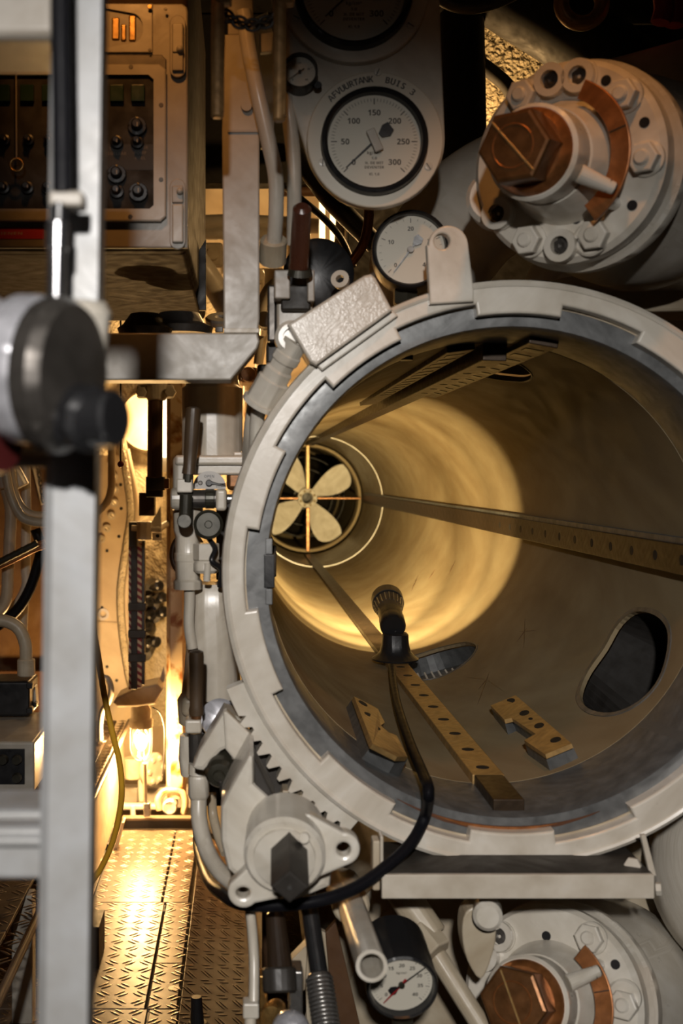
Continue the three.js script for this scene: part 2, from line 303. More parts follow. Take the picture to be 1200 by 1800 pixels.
{
  const ports = {
    side: smooth([[1115, 1076], [1152, 1082], [1173, 1106], [1171, 1156], [1152, 1204], [1115, 1239], [1072, 1254], [1034, 1246], [1019, 1225], [1029, 1188], [1061, 1140], [1088, 1095]]),
    drain: smooth([[700, 1166], [747, 1147], [789, 1135], [824, 1130], [837, 1137], [827, 1156], [800, 1177], [763, 1193], [730, 1194], [708, 1184]]),
    top: smooth([[822, 655], [850, 642], [895, 635], [920, 644], [934, 660], [925, 668], [885, 667], [850, 661]]),
  };
  const ev = new Evaluator(); ev.useGroups = false; ev.attributes = ['position', 'normal', 'uv'];
  let barrel = new THREE.LatheGeometry([[TR, 1.42], [.281, 1.42], [.281, 4.75], [TR, 4.75], [TR, 4.2], [TR, 3.4], [TR, 2.7], [TR, 2.3], [TR, 1.9], [TR, 1.6], [TR, 1.42]].map(a => new THREE.Vector2(...a)), 144);
  barrel = toCreasedNormals(barrel, .5); barrel.rotateX(-Math.PI / 2); barrel.translate(TC.x, TC.y, 0);
  let B = new Brush(barrel); B.updateMatrixWorld();
  for (const k of Object.keys(ports)) {
    const q = ports[k].map(([x, y]) => tubeHit(x, y));
    const c = new Brush(wallPrismQ(q, -.05, .03)); c.updateMatrixWorld();
    B = ev.evaluate(B, c, SUBTRACTION); B.updateMatrixWorld();
    // collar lining the port and the dark chamber behind it
    const depth = k === 'side' ? .11 : .045, bot = q.map(o => onWall(o.th, o.d, TR + depth)), out = [], pos = [];
    const gd = { th: q.reduce((a, o) => a + o.th, 0) / q.length, d: q.reduce((a, o) => a + o.d, 0) / q.length }, lip = q.map(o => onWall(gd.th + (o.th - gd.th) * 1.03, gd.d + (o.d - gd.d) * 1.03, TR + .010));
    const put = (...v) => v.forEach(p => pos.push(p.x, p.y, p.z));
    for (let i = 0; i < q.length; i++) { const j = (i + 1) % q.length; put(lip[i], bot[j], bot[i]); put(lip[i], lip[j], bot[j]); }
    const m = bot.reduce((a, p) => a.add(p), V(0, 0, 0)).multiplyScalar(1 / bot.length);
    for (let i = 0; i < q.length; i++) put(bot[i], bot[(i + 1) % q.length], m);
    const g = new THREE.BufferGeometry(); g.setAttribute('position', new THREE.Float32BufferAttribute(pos, 3)); g.computeVertexNormals();
    const o = part(tube, k === 'side' ? 'side_port' : k === 'drain' ? 'drain_recess' : 'top_port', g, k === 'side' ? M.nearBlack : k === 'drain' ? M.lip : M.tube, k === 'side' ? 'rounded dark opening in the lower bore' : undefined);
    const rim = (w, h) => { const cq = { th: q.reduce((a, o) => a + o.th, 0) / q.length, d: q.reduce((a, o) => a + o.d, 0) / q.length }; const os = []; for (const o of q) { const dt = (o.th - cq.th) * TR, dd = o.d - cq.d, l = Math.hypot(dt, dd); os.push({ th: o.th + dt / l * w / TR, d: o.d + dd / l * w }); } const p2 = []; const T = (a, r) => onWall(a.th, a.d, TR - r); for (let i = 0; i < q.length; i++) { const j = (i + 1) % q.length; for (const v of [T(q[i], h), T(q[j], h), T(os[j], h), T(q[i], h), T(os[j], h), T(os[i], h), T(os[i], h), T(os[j], h), T(os[j], -.001), T(os[i], h), T(os[j], -.001), T(os[i], -.001)]) p2.push(v.x, v.y, v.z); } const gg = new THREE.BufferGeometry(); gg.setAttribute('position', new THREE.Float32BufferAttribute(p2, 3)); gg.computeVertexNormals(); return gg; };
    part(tube, 'port_rim', rim(k === 'side' ? .007 : .003, .0015), k === 'top' ? M.dark : M.lip);
    if (k === 'drain') for (let i = 0; i < 10; i++) { const a = tubeHit(722 + i * 12.2, 1186 - i * i * .1 - i * 1.0, TR + .004), b = { th: a.th + .02, d: a.d - .035 }; part(o, 'grate_bar', rod(onWall(a.th, a.d + .006, TR + .004), onWall(b.th - .0, a.d - .028, TR + .03), .0022, .0022, .1, 6), M.greyLight); }
  }
  { const g = B.geometry.index ? B.geometry.toNonIndexed() : B.geometry, p = g.attributes.position, u = new Float32Array(p.count * 2);   // uv in metres round the bore
    for (let i = 0; i < p.count; i += 3) { let w = 0; for (let j = 0; j < 3; j++) { let th = Math.atan2(p.getY(i + j) - TC.y, p.getX(i + j) - TC.x); if (j === 0) w = th; else if (th - w > Math.PI) th -= 2 * Math.PI; else if (th - w < -Math.PI) th += 2 * Math.PI; u[2 * (i + j)] = th * TR; u[2 * (i + j) + 1] = p.getZ(i + j) * .55; } }
    g.setAttribute('uv', new THREE.BufferAttribute(u, 2)); part(tube, 'barrel', g, M.tube, undefined, true); }
  for (const [x0, y0, x1, y1] of [[908, 1128, 925, 1104], [912, 1110, 942, 1108], [922, 1088, 920, 1140], [838, 1240, 860, 1180], [818, 1190, 852, 1194], [852, 1192, 886, 1216], [840, 1212, 858, 1190], [735, 1010, 722, 1040], [765, 1000, 752, 1020], [800, 985, 788, 1010]]) { const dx = x1 - x0, dy = y1 - y0, l = Math.hypot(dx, dy), nx = -dy / l * .7, ny = dx / l * .7; part(tube, 'scratch', wallPrism([[x0, y0], [(x0 + x1) / 2 + nx, (y0 + y1) / 2 + ny], [x1, y1], [(x0 + x1) / 2 - nx, (y0 + y1) / 2 - ny]], -.001, .0003), M.brown); }
  const lathe = (l, seg = 128) => { let g = new THREE.LatheGeometry(l.map(a => new THREE.Vector2(...a)), seg); g = toCreasedNormals(g, .5); g.rotateX(-Math.PI / 2); g.translate(TC.x, TC.y, 0); return g; };
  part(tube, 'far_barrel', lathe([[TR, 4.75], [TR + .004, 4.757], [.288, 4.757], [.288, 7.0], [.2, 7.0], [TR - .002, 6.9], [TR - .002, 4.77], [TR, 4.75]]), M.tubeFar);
  part(tube, 'joint_ring', lathe([[TR - .0035, 4.752], [TR + .001, 4.752], [TR + .001, 4.766], [TR - .0035, 4.766], [TR - .0035, 4.752]]), M.white);
  part(tube, 'muzzle_cap', turn(AX(-6.98), ZP, [[0, 0], [.28, 0], [.28, .03], [0, .03]]), M.black);
  part(tube, 'seat_ring', lathe([[TR + .0005, 1.43], [TR + .001, 1.30], [TR + .004, 1.289], [.2925, 1.288], [.306, 1.289], [.306, 1.43], [TR + .0005, 1.43]]), M.lip, 'bare grey metal sealing ring inside the white rim');
  part(tube, 'outer_jacket', lathe([[.306, 1.30], [.322, 1.31], [.322, 1.40], [.306, 1.425], [.289, 1.425], [.289, 1.31], [.306, 1.30]]), M.old);
  // bayonet ring: lugs and pockets alternate on the inner edge
  const s = circ(.325), h = new THREE.Path(), pts = [];
  const RI = .2905, RP = .3035;
  for (let k = 0; k < 10; k++) for (const [a0, a1, r] of [[62.5, 80, RP], [80, 98.5, RI]]) for (let i = 0; i <= 8; i++) { const a = (a0 + (a1 - a0) * i / 8 + 36 * k) * Math.PI / 180; pts.push(new THREE.Vector2(r * Math.cos(a), r * Math.sin(a))); }
  h.setFromPoints(pts.reverse()); s.holes.push(h);
  const g = new THREE.ExtrudeGeometry(s, { depth: .018, bevelEnabled: true, bevelThickness: .003, bevelSize: .003, bevelOffset: -.003, bevelSegments: 3, curveSegments: 64 });
  g.translate(TC.x, TC.y, -1.291);
  const lr = part(tube, 'locking_ring', g, M.white, 'white ring with ten bayonet lugs and pockets');
  part(lr, 'rim_bead', lathe([[.3205, 1.2685], [.3235, 1.267], [.3275, 1.270], [.329, 1.278], [.329, 1.34], [.322, 1.345], [.3205, 1.345], [.3205, 1.2685]]), M.white);
  part(lr, 'pocket_floor', lathe([[.3015, 1.2875], [.323, 1.2875], [.323, 1.293], [.3015, 1.293], [.3015, 1.2875]]), M.old);
  // rust along the lower seat and chips in the paint
  const arc = (a0, a1, r0, r1, z, m, name, par) => { const q = []; for (let i = 0; i <= 20; i++) { const a = (a0 + (a1 - a0) * i / 20) * Math.PI / 180, w = .5 + .5 * Math.abs(noise.noise(i * .7, 2, 3)); q.push([a, r0, r0 + (r1 - r0) * Math.sin(Math.PI * (i + .6) / 21.2) * w]); } const sh = new THREE.Shape([...q.map(([a, r]) => new THREE.Vector2(r * Math.cos(a), r * Math.sin(a))), ...q.reverse().map(([a, , r]) => new THREE.Vector2(r * Math.cos(a), r * Math.sin(a)))]); part(par, name, slab(AX(z), ZP, sh, .0008, 0), m); };
  arc(243, 290, .2875, .2985, -1.2866, M.rustDark, 'rust_stain', tube); arc(252, 280, .2880, .2955, -1.2858, M.copper, 'rust_stain', tube);
  // keyway on the port side of the sealing ring
  part(tube, 'keyway', block(TC.x - TR - .0005, TC.y + .001, -1.297, .012, .038, .02, .001), M.black);
  part(tube, 'key_block', block(TC.x - TR - .001, TC.y + .029, -1.294, .008, .018, .012, .001), M.lip);
  part(tube, 'key_block', block(TC.x - TR - .001, TC.y - .028, -1.294, .008, .018, .012, .001), M.lip);

  // guide rails
  function rail(deg, w, h, d0, d1, mTop, name) {
    const a = deg * Math.PI / 180, q = [[d0, -1], [d0, 1], [d1, 1], [d1, -1]];
    const rot = new THREE.Matrix4().makeRotationZ(a).setPosition(TC.x, TC.y, 0);
    const g = block(TR - h / 2 + .003, 0, -(d0 + d1) / 2, h + .006, w, d1 - d0, .0015); g.applyMatrix4(rot);
    return part(tube, name ?? 'guide_rail', g, mTop);
  }
  const screws = (deg, h, from, n, step, par, r = .0075) => { const a = deg * Math.PI / 180; for (let i = 0; i < n; i++) part(par, 'screw', rod(onWall(a, from + i * step, TR - h + .001), onWall(a, from + i * step, TR - h - .0004), r, r, .02, 16), M.nearBlack); };
  const b1 = rail(-90, .040, .012, 1.415, 2.30, M.railTop); screws(-90, .012, 1.45, 9, .095, b1, .0085);
  rail(-90, .036, .0125, 1.305, 1.413, M.railDark); rail(-90, .040, .011, 2.301, 5.45, M.railDark);
  const b2 = rail(0, .040, .014, 1.31, 3.0, M.railDark); screws(0, .014, 1.468, 12, .0952, b2, .007);
  rail(0, .040, .013, 3.001, 5.45, M.railDark); rail(1.2, .046, .008, 1.31, 5.4, M.lip, 'rail_backing');
  const b3 = rail(88, .030, .022, 1.42, 5.45, M.railDark); screws(88, .022, 1.5, 6, .095, b3, .006);
  rail(180, .040, .012, 1.45, 5.45, M.railDark);
  for (const [deg, w, d0, d1] of [[79.5, .035, 1.34, 2.2], [97, .035, 1.42, 2.5]]) { const o = rail(deg, w, .008, d0, d1, M.railDark, 'slotted_strip'); for (let i = 0; i < 13; i++) { const a = deg * Math.PI / 180, d = d0 + .05 + i * .06; if (d > d1) break; const q = [[-.03, -.012], [.03, -.012], [.03, .012], [-.03, .012]].map(([x, y]) => ({ th: a + x * 1.4, d: d + y })); part(o, 'slot', wallPrismQ(q, .0, .0086), M.black); } }
  // two bronze-faced guide blocks on the lower bore
  const blk = (base, face, dots, m) => { const o = part(tube, 'guide_block', wallPrism(base, -.002, .020), M.lip); part(o, 'bronze_face', wallPrism(face, .018, .024), M.railTop, 'bronze wear plate'); for (const [x, y, rx, ry, t] of dots) { const l = ring(x, y, rx, 12, 0, Math.PI * 2, ry).map(([u, v]) => [x + (u - x) * Math.cos(t) - (v - y) * Math.sin(t), y + (u - x) * Math.sin(t) + (v - y) * Math.cos(t)]); part(o, 'screw_hole', wallPrism(l, .02, .0248), M.nearBlack); } };
  blk([[862, 1240], [906, 1222], [1004, 1307], [958, 1328], [921, 1302], [939, 1290], [899, 1262], [886, 1268]], [[862, 1240], [906, 1222], [1004, 1307], [958, 1326], [921, 1301], [941, 1290], [899, 1262], [886, 1265]], [[896, 1232, 9, 4.5, -.25], [921, 1253, 9, 4.5, -.25], [947, 1275, 9, 4.5, -.25], [976, 1300, 10, 4.5, -.25], [932, 1263, 4, 2, 0]]);
  blk([[622, 1224], [642, 1234], [664, 1246], [676, 1270], [669, 1275], [682, 1287], [697, 1293], [716, 1334], [698, 1332], [655, 1308]], [[622, 1224], [642, 1234], [664, 1246], [676, 1270], [669, 1275], [682, 1287], [697, 1293], [716, 1330], [698, 1330], [655, 1308]], [[638, 1236, 9, 2.5, .55], [648, 1256, 9, 2.5, .5], [660, 1278, 10, 3, .5], [676, 1304, 11, 3.5, .4], [656, 1266, 5, 2, .4]]);

  // gear rack along the lower left of the ring
  const gp = []; const A0 = 202, A1 = 238, NT = 12;
  for (let i = 0; i <= 40; i++) { const a = (A0 + (A1 - A0) * i / 40) * Math.PI / 180; gp.push(new THREE.Vector2(.318 * Math.cos(a), .318 * Math.sin(a))); }
  const outer = []; for (let i = 0; i < NT; i++) for (const [f, r] of [[0, .3416], [.28, .353], [.5, .353], [.8, .3416]]) { const a = (A0 + (A1 - A0) * (i + f) / NT) * Math.PI / 180, rr = i < 2 ? .349 : r; outer.push(new THREE.Vector2(rr * Math.cos(a), rr * Math.sin(a))); }
  part(tube, 'gear_rack', slab(AX(-1.275), ZP, new THREE.Shape([...gp, ...outer.reverse()]), .026, .001), M.white, 'white toothed rack on the outside of the ring');
  // lifting lug with a hole
  part(tube, 'lug', poly([[755, 522], [750, 430], ...ring(788, 431, 35, 14, Math.PI, .1), [833, 512], [833, 530], [755, 535]], 1.262, .014, .002, [ring(777, 424, 14, 16)]), M.white, 'white lug plate with a drilled hole');
  // cover plate on the upper left
  const cv = part(tube, 'cover_box', poly([[505, 570], [640, 484], [652, 481], [660, 488], [690, 545], [556, 642], [545, 636]], 1.25, .055, .003), M.roughWhite, 'tilted white cover box');
  part(cv, 'cover_edge', poly([[556, 642], [690, 545], [700, 555], [566, 652]], 1.262, .05, .002), M.white);
}
{ // tail of the torpedo at the far end
  const t = thing('torpedo_tail', 'cream four-bladed torpedo propeller and tail fins deep inside the tube', 'propeller');
  const z = -5.55;
  const lat = l => turn(AX(z), ZP, l, 64);
  part(t, 'shroud_ring', turn(AX(z), ZP, [[.248, -.10], [.262, -.10], [.266, 0], [.262, .03], [.250, .03], [.246, 0], [.248, -.10]], 72), M.tube);
  part(t, 'tail_cone', lat([[0, -.12], [.06, -.12], [.10, -.3], [.19, -.6], [.24, -1.1], [.0, -1.1]]), M.dark);
  for (const r of [.14, .20]) part(t, 'inner_ring', turn(AX(z - .28), ZP, [[r, 0], [r + .006, 0], [r + .006, .03], [r, .03], [r, 0]], 48), M.nearBlack);
  const hub = part(t, 'hub', turn(AX(z), ZP, [[.026, -.11], [.046, -.11], [.050, .03], [.047, .055], [.030, .062], [.026, .055], [.026, -.1], [.026, -.11]], 32), M.white);
  for (let i = 0; i < 8; i++) { const a = i * Math.PI / 4 + .4; part(hub, 'lock_nut', rod(V(TC.x + .036 * Math.cos(a), TC.y + .036 * Math.sin(a), z + .05), V(TC.x + .036 * Math.cos(a), TC.y + .036 * Math.sin(a), z + .068), .006), M.tube); }
  const sh = new THREE.Shape(); sh.moveTo(.035, -.012); sh.bezierCurveTo(.08, -.035, .13, -.062, .20, -.052); sh.bezierCurveTo(.236, -.04, .245, -.005, .236, .022); sh.bezierCurveTo(.20, .042, .12, .04, .035, .012);
  for (let k = 0; k < 4; k++) {
    const g = new THREE.ExtrudeGeometry(sh, { depth: .005, bevelEnabled: true, bevelThickness: .002, bevelSize: .002, bevelSegments: 2, curveSegments: 18 }), p = g.attributes.position;
    for (let i = 0; i < p.count; i++) { const x = p.getX(i), y = p.getY(i), zz = p.getZ(i), tw = .85 - x * 1.6; p.setXYZ(i, x, y * Math.cos(tw) * 1.6 - zz * Math.sin(tw), y * Math.sin(tw) + zz * Math.cos(tw)); }
    g.computeVertexNormals(); g.rotateZ([.62, 2.2, 3.85, 5.35][k]); g.translate(TC.x, TC.y, z);
    part(t, 'blade', g, M.white);
  }
  for (let k = 0; k < 4; k++) { const a = k * Math.PI / 2, g = block(.15, 0, 0, .21, k % 2 ? .016 : .009, .09, .003); g.rotateZ(a); g.translate(TC.x, TC.y, z + .05); part(t, 'fin', g, k === 1 ? M.railTop : M.bronze); }
}
{ // spot lamp standing on the lower rail
  const t = thing('spot_lamp', 'black spotlight on a bell-shaped foot standing on the bottom rail inside the tube', 'lamp');
  const b = onWall(-Math.PI / 2, 2.29, TR - .0127), up = V(0, 1, 0);
  const k = 1 / 873;
  part(t, 'foot', turn(b, up, [[0, 0], [40 * k, 0], [41 * k, 3 * k], [34 * k, 8 * k], [27 * k, 16 * k], [24 * k, 28 * k], [23 * k, 45 * k], [20 * k, 48 * k], [0, 48 * k]], 40), M.black);
  const j = b.clone().add(V(0, 50 * k, 0));
  part(t, 'joint', [rod(j.clone().add(V(0, -.004, 0)), j.clone().add(V(0, 16 * k, 0)), 5 * k), new THREE.SphereGeometry(8 * k, 16, 12).translate(j.x, j.y + 2 * k, j.z)], M.black);
  const c0 = P(690, 1098, 2.29), ax = P(679, 1048, 2.42).sub(c0).normalize();
  part(t, 'head', turn(c0.clone().addScaledVector(ax, -.012), ax, [[0, 0], [20 * k, 0], [22.5 * k, 4 * k], [22.5 * k, .034], [21 * k, .037], [0, .037]], 36), M.black);
  part(t, 'collar', turn(c0.clone().addScaledVector(ax, .025), ax, [[0, 0], [21.5 * k, 0], [21.5 * k, .022], [0, .022]], 36), M.oilsteel);
  const bulb = part(t, 'reflector_bulb', turn(c0.clone().addScaledVector(ax, .047), ax, [[0, 0], [20 * k, 0], [22 * k, .02], [26 * k, .048], [27 * k, .055], [24 * k, .057], [0, .050]], 36), M.iron);
  for (let i = 0; i < 20; i++) { const a = i * Math.PI / 10, m = basis(c0.clone().addScaledVector(ax, .047), ax), w = (r, zz) => V(r * Math.cos(a), r * Math.sin(a), zz).applyMatrix4(m); part(bulb, 'heat_fin', rod(w(22.4 * k, .02), w(26.4 * k, .046), .0014, .0014, .1, 5), M.steel); }
  const front = c0.clone().addScaledVector(ax, .105);
  const q = new THREE.CircleGeometry(23 * k, 28); q.applyMatrix4(basis(front, ax));
  part(t, 'lamp_lens', q, new THREE.MeshStandardMaterial({ color: 0x221a10, emissive: RGB(...TUBE_LAMP.color), emissiveIntensity: 8 }));
  part(t, 'bezel', turn(c0.clone().addScaledVector(ax, .098), ax, [[27.5 * k, 0], [29 * k, 0], [29 * k, .0265], [27.5 * k, .027], [27.5 * k, 0]], 40), M.iron);  // ring added to cut off the lamp's sideways light
  const src = c0.clone().addScaledVector(ax, .1235), side = V(.35, .18, 0);
  for (const [I, ang, pen, aim] of [[TUBE_LAMP.beam, .42, 1, V(-.01, .02, -1)], [TUBE_LAMP.mid, .9, 1, V(.02, .08, -1)], [TUBE_LAMP.wide, 1.54, 1, ax.clone().add(side)], [TUBE_LAMP.flood, 1.50, .1, ax]]) {   // the reflector's beam, its wide spill and the bare edge
    const l = new THREE.SpotLight(RGB(...TUBE_LAMP.color), I, 0, ang, pen, 2); l.position.copy(src); l.castShadow = true; l.shadow.radius = .12;
    l.target.position.copy(l.position).add(aim); scene.add(l, l.target);
  }
}
{ // its cable
  const t = thing('lamp_cable', 'black rubber cable trailing from the spotlight over the white rim past the gear housing', 'cable');
  part(t, 'cord', pipe([...[[688, 1172], [692, 1205], [699, 1240], [713, 1285], [728, 1325], [744, 1362], [753, 1392]].map(([x, y]) => P(x, y, tubeHit(x, y, TR - .021).d)), ...pp([[746, 1437, 1.258], [722, 1482, 1.235], [680, 1522, 1.21], [626, 1560, 1.185], [560, 1583, 1.165], [490, 1591, 1.165], [430, 1590, 1.18], [385, 1568, 1.26], [356, 1522, 1.5], [346, 1470, 1.7], [352, 1420, 1.8], [362, 1380, 1.85]])], .0065, 12, 160), M.rubber);
}
// ---------------------------------------------------------------- big things around the tube mouth
// a flanged valve with a bronze hexagon head, built about its own axis (+z to the front)
function flangeValve(label, pos, axis, opt) {
  const t = new THREE.Group(); t.name = numbered('flanged_valve'); t.userData = { label, category: 'valve' }; scene.add(t);
  const O = V(0, 0, 0), at = (r, a, z) => V(r * Math.cos(a * Math.PI / 180), r * Math.sin(a * Math.PI / 180), z);
  const R = .107;
  const fl = part(t, 'flange', turn(O, ZP, [[.05, -.03], [R - .003, -.03], [R, -.027], [R, -.006], [R - .006, 0], [.062, 0], [.058, .004], [.05, .004]], 72), M.white);
  part(t, 'rear_flange', turn(V(0, 0, -.03), ZP, [[0, -.035], [.110, -.035], [.114, -.031], [.114, -.010], [.110, -.006], [.106, -.0], [0, 0]], 72), M.white);
  part(t, 'body', turn(V(0, 0, -.06), ZP, [[0, -.34], [.07, -.34], [.115, -.27], [.128, -.18], [.122, -.10], [.10, -.05], [.098, -.02], [.104, 0], [0, 0]], 56, 1.2), M.white);
  part(t, 'neck', turn(O, ZP, [[.066, .0], [.060, .012], [.055, .035], [.050, .05], [.0, .05]], 48, 1.2), M.white);
  const co = part(t, 'gland_collar', turn(V(0, 0, .05), ZP, [[0, 0], [.0465, 0], [.0485, .003], [.0485, .034], [.045, .037], [0, .037]], 48), M.white);
  // bosses under the bolt heads
  for (const a of opt.bosses) part(t, 'boss', turn(at(.088, a, -.001), ZP, [[.019, 0], [.0185, .004], [.016, .006], [0, .006]], 24), M.white);
  for (const a of opt.bolts) { const b = part(t, 'bolt', hex(at(.088, a, .004), ZP, .0165, .013), M.white); part(b, 'bolt_tip', turn(at(.088, a, .017), ZP, [[.008, 0], [.008, .002], [.006, .004], [0, .004]], 16), M.white); }
  for (const a of opt.sockets) { const b = part(t, 'socket_boss', hollow(at(.088, a, .0), at(.088, a, .012), .0175, .010), M.white); part(b, 'socket_screw', turn(at(.088, a, .002), ZP, [[.0095, 0], [.0095, .003], [.004, .004], [0, .002]], 6), M.iron); }
  for (const [a, r] of opt.holes) part(t, 'drilled_hole', turn(at(r, a, .0), ZP, [[.0055, 0], [.0055, .0007], [0, .0007]], 16), M.black);
  // bronze hexagon
  const hx = part(t, 'hexagon_head', hex(V(0, 0, .087), ZP, .0385, .044, .10), M.bronze, 'bronze hexagon head');
  part(hx, 'hexagon_flange', turn(V(0, 0, .084), ZP, [[0, 0], [.0425, 0], [.044, .003], [.043, .009], [.037, .016], [0, .016]], 48), M.copper);
  part(hx, 'face_ring', turn(V(0, 0, .1305), ZP, [[.0200, 0], [.0212, .0016], [.0225, 0]], 40), M.copper);
  const ml = rod(at(.034, opt.mark, .1312), at(.034, opt.mark + 180, .1312), .0011, .0011, .1, 6); part(hx, 'index_line', ml, M.railTop);
  // bronze position scale, an arc stood off the flange
  const s = new THREE.Shape(), a0 = opt.arc[0] * Math.PI / 180, a1 = opt.arc[1] * Math.PI / 180; s.absarc(0, 0, .083, a0, a1, false); s.absarc(0, 0, .063, a1, a0, true);
  const sc = part(t, 'position_scale', slab(V(0, 0, .036), ZP, s, .005, .001), M.copper, 'curved copper scale strip');
  const am = (a0 + a1) / 2 * 180 / Math.PI;
  for (const a of [opt.arc[0] + 14, opt.arc[1] - 14]) part(sc, 'standoff', rod(at(.073, a, 0), at(.073, a, .033), .007), M.white);
  part(sc, 'joint_line', rod(at(.064, am + 12, .0364), at(.082, am + 12, .0364), .0007, .0007, .1, 5), M.iron);
  // pointer arm
  const pa = opt.pointer; const g = rod(at(.048, pa, .066), at(.081, pa, .046), .0095, .0065); part(t, 'pointer_arm', g, M.white);
  part(t, 'pointer_tip', rod(at(.074, pa, .050), at(.082, pa, .045), .0072, .006), M.oilsteel);
  t.applyMatrix4(basis(pos, axis)); return t;
}
flangeValve('white flanged valve with orange-lit bronze hexagon above the tube mouth', P(992, 286, 1.22), V(-.61, -.09, .785),
  { bosses: [118, 76, 40, -7, -73, -118, -150], bolts: [118, 40, -7, -68, -118], sockets: [96, 76, -93, -150], holes: [[58, .09], [17, .09], [-80, .062], [-38, .09]], mark: 128, arc: [-58, 62], pointer: -32 });
flangeValve('white flanged valve with brown bronze hexagon under the tube mouth', P(966, 1758, 1.34), V(-.52, .34, .78),
  { bosses: [62, 16, -20, 140], bolts: [62, 10, -25], sockets: [140, 160], holes: [[38, .09], [-10, .092], [100, .07]], mark: 120, arc: [-40, 58], pointer: 36 });
{
  const t = thing('valve_casting', 'thick curved white casting running down from the upper flanged valve behind the tube', 'casting');
  part(t, 'elbow', pipe(pp([[1100, 350, 1.5], [1010, 345, 1.5], [915, 330, 1.52], [835, 370, 1.54], [775, 440, 1.58], [740, 490, 1.64]]), .080, 32, 60), M.white);
  part(t, 'side_lobe', turn(P(868, 345, 1.285), V(-.3, 0, 1), [[0, -.05], [.030, -.05], [.032, -.006], [.027, 0], [0, 0]], 32), M.white);
  part(t, 'foot', turn(P(1110, 470, 1.52), V(0, -1, .05), [[0, -.05], [.10, -.05], [.135, .0], [.15, .035], [0, .035]], 40, 1.2), M.white);
}
{
  const t = thing('casting_lobe', 'small rounded white paddle beside the lower flanged valve', 'casting');
  part(t, 'paddle', poly(smooth([[812, 1640], [818, 1605], [835, 1594], [860, 1596], [872, 1640], [862, 1690], [845, 1722], [822, 1690]], 3), 1.27, .03, .002), M.old);
  part(t, 'cap_nut', turn(P(857, 1612, 1.235), V(-.2, .1, 1), [[0, -.03], [.016, -.03], [.016, -.004], [.012, 0], [0, 0]], 24), M.white);
}
{ // lower tube: the closed one underneath, a rounded white mass
  const t = thing('lower_torpedo_tube', 'rounded white body of the closed torpedo tube under the open one', 'torpedo tube');
  const c = V(.42, .22, -1.62);
  part(t, 'door_dome', turn(c, ZP, [[0, -.04], [.335, -.04], [.34, 0], [.31, .012], [.30, .03], [.20, .06], [0, .07]], 72), M.old);
  part(t, 'barrel', turn(c.clone().add(V(0, 0, -2.7)), ZP, [[0, 0], [.30, 0], [.30, 2.66], [0, 2.66]], 56), M.old);
  part(t, 'flank_dome', turn(V(.66, .56, -1.42), V(-.2, .4, .8), [[0, -.12], [.10, -.12], [.145, -.06], [.14, -.0], [.09, .05], [0, .065]], 48, 1.2), M.white);
}
{ // channel bracket under the ring
  const t = thing('angle_bracket', 'horizontal white angle bar bracket across the foot of the tube ring', 'bracket');
  part(t, 'face', rbox(671, 1538, 1150, 1580, 1.20, .006, .001), M.cream);
  part(t, 'shelf', rbox(671, 1538, 1150, 1546, 1.206, .11, .001), M.dark);  // ring shadow painted in: dark shelf on an otherwise cream bracket
  part(t, 'end_gusset', poly([[1126, 1468], [1135, 1468], [1154, 1540], [1142, 1540]], 1.22, .006), M.cream);
  part(t, 'hanger', rbox(655, 1478, 668, 1566, 1.21, .02), M.old);
  part(t, 'hanger', rbox(668, 1470, 674, 1545, 1.215, .02), M.cream);
  part(t, 'bolt', hex(P(1113, 1520, 1.24), V(-.5, .2, 1), .009, .01), M.white);
  part(t, 'bolt', hex(P(1152, 1562, 1.21), V(1, .1, .4), .007, .006), M.white);
}
